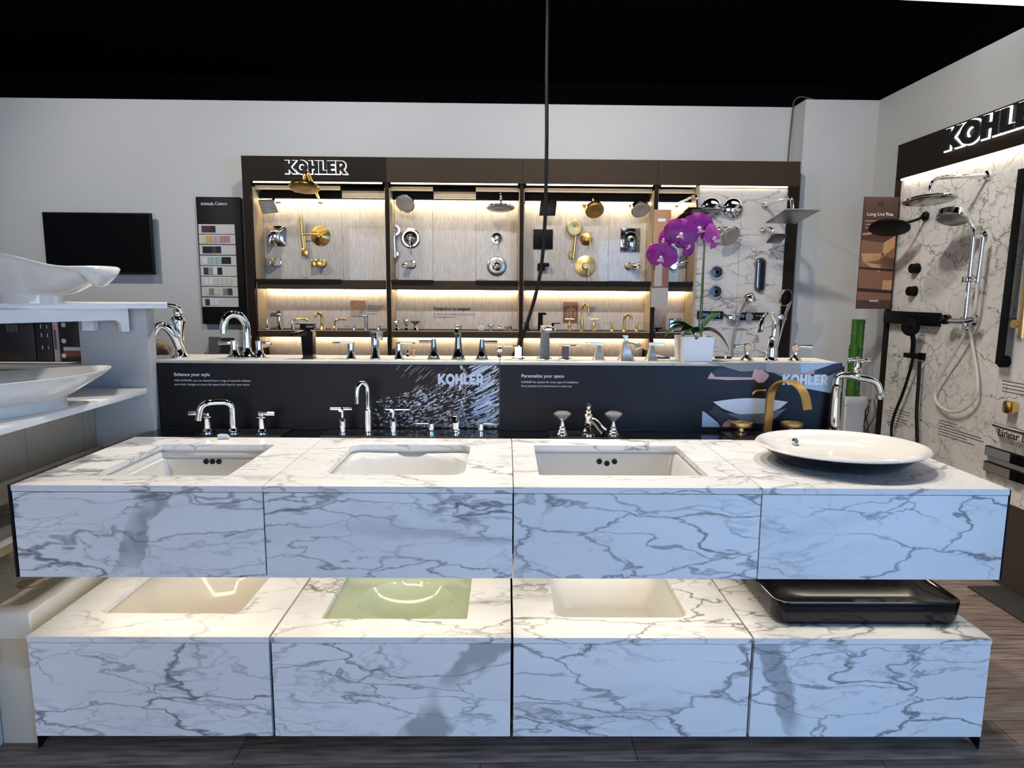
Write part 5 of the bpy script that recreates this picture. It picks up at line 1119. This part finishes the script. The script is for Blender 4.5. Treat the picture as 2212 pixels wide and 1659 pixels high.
def rhead(r, c, rad, nrm, mat, face, thick=.012, dome=.012, n=28):
    o = B().lathe([(.008, -thick-dome-.01), (.012, -thick-dome), (rad*.5, -thick-dome*.5), (rad*.96, -thick), (rad, -thick*.6), (rad, 0), (rad*.94, .002)], c, nrm, n).obj('head', mat, r)
    B().lathe([(rad*.92, .0015), (rad*.88, .004), (rad*.2, .004)], c, nrm, n).obj('spray_face', face, o)
def same_y(r, px_, py_): return at(px_, py_, Y=r.location.y)-r.location
r, k, S = rmount('rain_shower', 'large round chrome rain head on a long arm on the right display', 'shower head', 2137, 378)
rfl(r, (0, 0, 0), .026, 'chrome', .02); e1 = same_y(r, 2030, 384); h1 = same_y(r, 2008, 428)
B().tube([(0, 0, 0), e1*.5, e1*.93, e1+Vector((-.02, 0, -.008)), Vector((h1.x, 0, e1.z-.04)), h1+Vector((0, 0, .012))], .010).obj('arm', 'chrome', r)
rhead(r, h1+Vector((0, 0, -.012)), 57*k*.92, (-.05, -.12, -1), 'chrome', 'dark_chrome', .008, .012)
r, k, S = rmount('wall_shower', 'matte black round shower head with short arm on the right display', 'shower head', 2003, 467)
B().ell((-.012, 0, 0), (.02, .026, .026)).obj('flange', 'black_metal', r); h1 = same_y(r, 1921, 492)
B().tube([(-.01, 0, 0), h1*.35+Vector((0, 0, -.002)), h1*.62+Vector((0, 0, .002)), h1+Vector((.03, 0, .02))], .008).obj('arm', 'black_metal', r)
rhead(r, h1+Vector((0, 0, -.005)), 40*k, (-.2, -.3, -1), 'black_metal', 'black_matte', .014, .014)
# exposed chrome column shower with white hose
r, k, S = rmount('column_shower', 'chrome column shower with riser pipe, hand shower and white hose', 'shower', 2058, 690)
D = .075
B().tube([S(2078, 460, D+.05), S(2092, 476, D), S(2102, 492, D), S(2103, 510, D), S(2094, 600, D), S(2085, 690, D), S(2082, 712, D)], .0105).obj('riser_pipe', 'chrome', r)
B().tube([S(2124, 512, .06), S(2118, 560, .06), S(2111, 610, .06)], .011).obj('wand', 'chrome', r)
for p_, d_ in (((2126, 512), .06), ((2106, 690), .07)): B().lathe([(.030, 0), (.030, .006), (.012, .014), (.012, d_)], S(*p_), (-1, 0, 0)).obj('wall_flange', 'chrome', r)
B().box(-.02, .02, -.02, .02, -.014, .014, .003).obj('pipe_clamp', 'chrome', r, S(2092, 604, D))
hh_ = S(2056, 474, D+.10)
B().tube([S(2080, 462, D+.045), S(2072, 460, D+.08), hh_+Vector((0, 0, .03))], .009).obj('head_arm', 'chrome', r)
B().lathe([(.01, -.045), (.03, -.04), (.068, -.034), (.07, -.03), (.07, 0), (.064, .003)], hh_, (-.3, -.25, -.9), 28).obj('overhead_spray', 'chrome', r)
B().lathe([(.062, .0025), (.058, .005), (.01, .005)], hh_, (-.3, -.25, -.9), 28).obj('spray_face', 'satin_steel', r)
B().tube([S(2045, 692, .07), S(2080, 694, .07), S(2106, 690, .07)], .016).obj('mixer_body', 'chrome', r)
B().lathe([(.020, 0), (.026, .006), (.026, .03), (.02, .034)], S(2049, 690, .06), (-1, -.35, 0), 22).obj('mixer_knob', 'black_gloss', r)
B().tube([S(2080, 700, .07), S(2086, 708, .075), S(2092, 714, .07)], .006).obj('lever', 'chrome', r)
B().tube([S(2111, 610, .06), S(2109, 640, .055), S(2104, 672, .055), S(2090, 708, .05), S(2070, 748, .045), S(2048, 785, .04), S(2027, 822, .035), S(2019, 848, .03), S(2025, 872, .03), S(2048, 888, .03), S(2074, 888, .03), S(2098, 872, .03), S(2111, 845, .03), S(2110, 805, .03), S(2103, 760, .03), S(2095, 718, .04), S(2092, 706, .06)], .0075, 8).obj('hose', 'hose_white', r)
for lab, px_, py_ in (('upper black oval shower knob on the right marble', 1983, 580), ('lower black oval shower knob on the right marble', 1977, 629)):
    r, k, S = rmount('shower_valve', lab, 'valve', px_, py_)
    B().lathe([(.030, 0), (.030, .012), (.026, .014)], (0, 0, 0), (-1, 0, 0), 22).obj('base', 'black_metal', r); B().lathe([(.027, .014), (.027, .04), (.024, .043)], (0, 0, 0), (-1, 0, 0), 22).obj('knob', 'black_metal', r)
r, k, S = rmount('shower_control', 'long black shower control bar on the right display', 'control', 1990, 690)
p0 = S(1925, 674); p1 = S(2033, 706)
B().box(-.045, 0, p1.y, p0.y, -.032, .042, .002).obj('body', 'black_metal', r)
for i in range(3): B().lathe([(.007, 0), (.007, .004)], (-.045, .02-.05*i, .012), (-1, 0, 0), 12).obj('button', 'black_gloss', r)
r, k, S = rmount('hand_shower', 'matte black hand shower with two hanging hoses on the right display', 'hand shower', 1995, 770)
p0 = S(1972, 762, .06); B().box(-.065, -.015, -.005, .085, -.012, .014, .002).box(-.02, 0, -.02, .02, -.02, .02, .002).obj('bracket', 'black_metal', r)
w_ = B().tube([S(1970, 772, .06), S(1973, 740, .07), S(1971, 722, .08)], .013).obj('wand', 'black_metal', r)
B().lathe([(.01, -.03), (.045, -.022), (.048, -.014), (.048, 0), (.044, .002)], S(1965, 708, .10), (-1, -.55, -.2), 26).obj('head', 'black_metal', w_)
B().lathe([(.042, .0015), (.03, .004), (.016, .003), (.014, .0015)], S(1965, 708, .10), (-1, -.55, -.2), 26).obj('spray_face', 'black_matte', w_)
B().tube([S(1972, 774, .06), S(1966, 800, .05), S(1950, 850, .04), S(1936, 885, .04), S(1927, 915, .04), S(1926, 945, .04), S(1932, 985, .04)], .0085).obj('hose', 'black_matte', r)
B().tube([S(1987, 780, .04), S(1984, 830, .04), S(1980, 890, .04), S(1981, 940, .04), S(1982, 990, .04)], .0095).obj('hose', 'black_matte', r)
r, k, S = rmount('grab_bar', 'long black vertical shower bar at the right edge of the photo', 'grab bar', 2175, 781)
B().hexa(*[[tuple(S(x, y, d)) for x, y, d in q] for q in ([(2149, 786, .05), (2168, 789, .05), (2168, 789, .03), (2149, 786, .03)], [(2199, 366, .05), (2218, 362, .05), (2218, 362, .03), (2199, 366, .03)])]).obj('bar', 'black_metal', r)
B().lathe([(.028, 0), (.028, .03), (.024, .034)], (0, 0, 0), (-1, 0, 0), 22).obj('mount', 'black_metal', r)
r, k, S = rmount('shower_rail', 'gold shower rail cut by the right frame edge', 'shower', 2212, 700)
B().tube([S(2236, 380, .05), S(2222, 560, .05), S(2208, 715, .05), S(2207, 728, .05)], .016).obj('rail', 'brass_brushed', r)
B().lathe([(.02, 0), (.02, .05)], S(2212, 700), (-1, 0, 0)).obj('mount', 'brass_brushed', r)
r, k, S = rmount('robe_hook', 'rounded gold button hook above the chrome rail', 'hook', 2192, 880)
B().rings([[(-d, x, z) for x, z in rrect(0, 0, h_, h_, .014)] for h_, d in ((.026, 0), (.026, .02), (.030, .022), (.030, .034), (.026, .038))]).obj('hook', 'gold', r)
r, k, S = rmount('towel_rail', 'horizontal chrome rail above the linear drains', 'rail', 2185, 925)
B().tube([S(2149, 917, .05), S(2180, 926, .05), S(2240, 943, .05)], .013, sm=0).obj('bar', 'chrome', r)
B().cyl(S(2153, 916, 0), S(2153, 918, .05), .010).cyl(S(2230, 939, 0), S(2230, 940, .05), .010).obj('bracket', 'chrome', r)
for lab, y0, mt in (('upper linear drain sample with slotted steel grate', 965, 'sw_grey'), ('lower linear drain sample with bronze grate', 1000, 'sw_taupe')):
    r, k, S = rmount('linear_drain', lab, 'drain', 2165, y0+16)
    dz = -(y0-965)/35*0
    pA = S(2137-(y0-965)*.10, y0, .0); pB = S(2212, y0+20, 0)
    zlo, zhi = -.024, .024
    y_a, y_b = pA.y, pB.y
    B().box(-.02, -.001, y_b-.10, y_a, zlo, zhi, .001).obj('tray', 'black_metal', r)
    ym = y_a-(y_a-y_b)*.78
    for i in range(26):
        yy = y_a-.012-(y_a-.012-ym)*i/26
        B().box(-.027, -.0205, yy-(y_a-ym)/26*.6, yy, zlo+.004, zhi-.004).obj('slat', mt, r)
    B().box(-.028, -.0205, y_b+.0, ym-.004, zlo+.002, zhi-.002).obj('end_cap', 'black_metal', r)
# ------------------------------------------------------------------ banner, bamboo, cables, mat
yb_ = 4.05
a = at(1870, 425, Y=yb_); b2 = at(1945, 425, Y=yb_); c_ = at(1846, 667, Y=yb_); d_ = at(1923, 668, Y=yb_)
bn = thing('advert_banner', 'brown hanging advert reading Long Live You beside the right display', 'banner', (c_.x-.02, yb_, c_.z))
bw_ = b2.x-a.x; bh_ = a.z-c_.z
B().box(.03, bw_+.03, 0, .008, 0, bh_).obj('board', 'banner_brown', bn)
b = B()
def bq(pts, mat, d): b.face([b.v((.03+x*bw_, d, z*bh_)) for x, z in pts], mat)
bq([(0, .08), (1, .08), (1, .58), (0, .62)], 'banner_mid', -.0004)
bq([(.02, .50), (.70, .50), (.55, .44), (.10, .42)], 'banner_glow', -.0008); bq([(.12, .42), (.62, .40), (.60, .33)], 'banner_glow', -.0008)
bq([(.62, .46), (.98, .56), (.98, .66), (.66, .60)], 'banner_glow', -.0008); bq([(.02, .66), (.28, .67), (.28, .69), (.02, .68)], 'banner_glow', -.0008)
bq([(.70, .16), (.98, .14), (.98, .26), (.72, .26)], 'banner_glow', -.0008); bq([(.0, .16), (1, .14), (1, .17), (0, .19)], 'print_dark', -.0009); bq([(0, .36), (1, .34), (1, .36), (0, .38)], 'print_dark', -.0009)
b.obj('print', None, bn, recalc=False, kind='stuff')
text(bn, 'Long Live', bw_*.50, (.03+bw_*.10, -.0008, bh_*.835), 'print_white'); text(bn, 'You.', bw_*.24, (.03+bw_*.64, -.0008, bh_*.835), 'print_white', bold=.03)
text(bn, 'KOHLER.', bw_*.28, (.03+bw_*.36, -.0008, bh_*.065), 'print_white', bold=.03)
for i in range(3): B().box(.03+bw_*.08, .03+bw_*.92, -.0008, 0, bh_*(.785-.03*i), bh_*(.792-.03*i)).obj('printed_line', 'print_skin', bn)
B().lathe([(.018, 0), (.018, .001)], (.03+bw_*.5, -.0002, bh_*.94), (0, -1, 0), 16).obj('emblem', 'print_dark', bn)
B().box(.03+bw_*.8, 2.388-c_.x+.02, .0085, .03, bh_*.70, bh_*.74).obj('wall_bracket', 'black_matte', bn)
yv = 4.22
p = at(1838, 853, Y=yv); k = yv/FPX
vs_ = thing('floor_vase', 'tall square cream vase on the floor holding bamboo', 'vase', (p.x, yv, 0))
B().rings([[(x, y, z) for x, y in rrect(0, 0, h_, h_, .012)] for h_, z in ((.055, 0), (.064, .3), (.068, p.z-.06), (.072, p.z-.055), (.073, p.z), (.064, p.z), (.060, p.z-.05), (.02, p.z-.05))]).obj('vase', 'white_ceramic', vs_)
bm_ = thing('bamboo', 'green bamboo canes standing in the cream floor vase', 'plant', (p.x, yv, p.z-.0495))
for dx, dy, rad, ytop in ((-.012, -.015, .030, 745), (.006, .022, .022, 690), (.032, .0, .023, 690)):
    zt3 = at(1835, ytop, Y=yv).z-(p.z-.0495)
    prof = [(rad, 0)]; z = .0
    while z+.085 < zt3: prof += [(rad*.95, z+.02), (rad*.95, z+.07), (rad*1.12, z+.085), (rad*.9, z+.088)]; z += .088
    prof += [(rad*.96, zt3), (rad*.7, zt3), (rad*.7, zt3-.02)]
    B().lathe(prof, (dx, dy, 0), n=16).obj('cane', 'bamboo', bm_)
tw = thing('twig_bundle', 'dark curly twigs standing behind the cream vase', 'twigs', (p.x+.125, yv+.06, 0))
rnd = random.Random(5)
for i in range(7):
    pts = [(0, 0, 0)]
    for j in range(1, 8): pts.append((.012*i-.03+.035*math.sin(j*1.3+i*2), .02*math.cos(j*1.7+i), .10*j))
    B().tube(pts, .004, 6, 4).obj('twig', 'driftwood', tw)
tag(B().tube([at(1702, 348, Y=4.735), at(1706, 300, Y=4.735), at(1711, 250, Y=4.735), at(1713, 232, Y=4.73), at(1716, 218, Y=4.7), at(1728, 209, Y=4.70), at(1745, 212, Y=4.64), at(1760, 216, Y=4.62)], .005, 6).obj('power_cable', 'ink_grey', None), 'thin cable looping over the wall top down to the display', 'cable')
Yc = 3.35
tag(B().tube([at(1183, -220, Y=Yc), at(1183, 0, Y=Yc), at(1181, 150, Y=Yc), at(1181, 300, Y=Yc), at(1179, 420, Y=Yc), at(1176, 500, Y=Yc), at(1170, 570, Y=Yc), at(1160, 625, Y=Yc), at(1146, 675, Y=Yc), at(1131, 720, Y=Yc), at(1118, 750, Y=Yc), at(1092, 800, Y=Yc)], .009, 8).obj('hanging_cable', 'black_matte', None), 'black cable hanging from the ceiling in front of the display', 'cable')
mt_ = thing('floor_mat', 'dark floor mat lying at the foot of the right display', 'mat', (2.24, 2.60, .0005))
B().box(.0, .17, -.9, .37, 0, .008, .002).obj('mat', 'mat_dark', mt_)
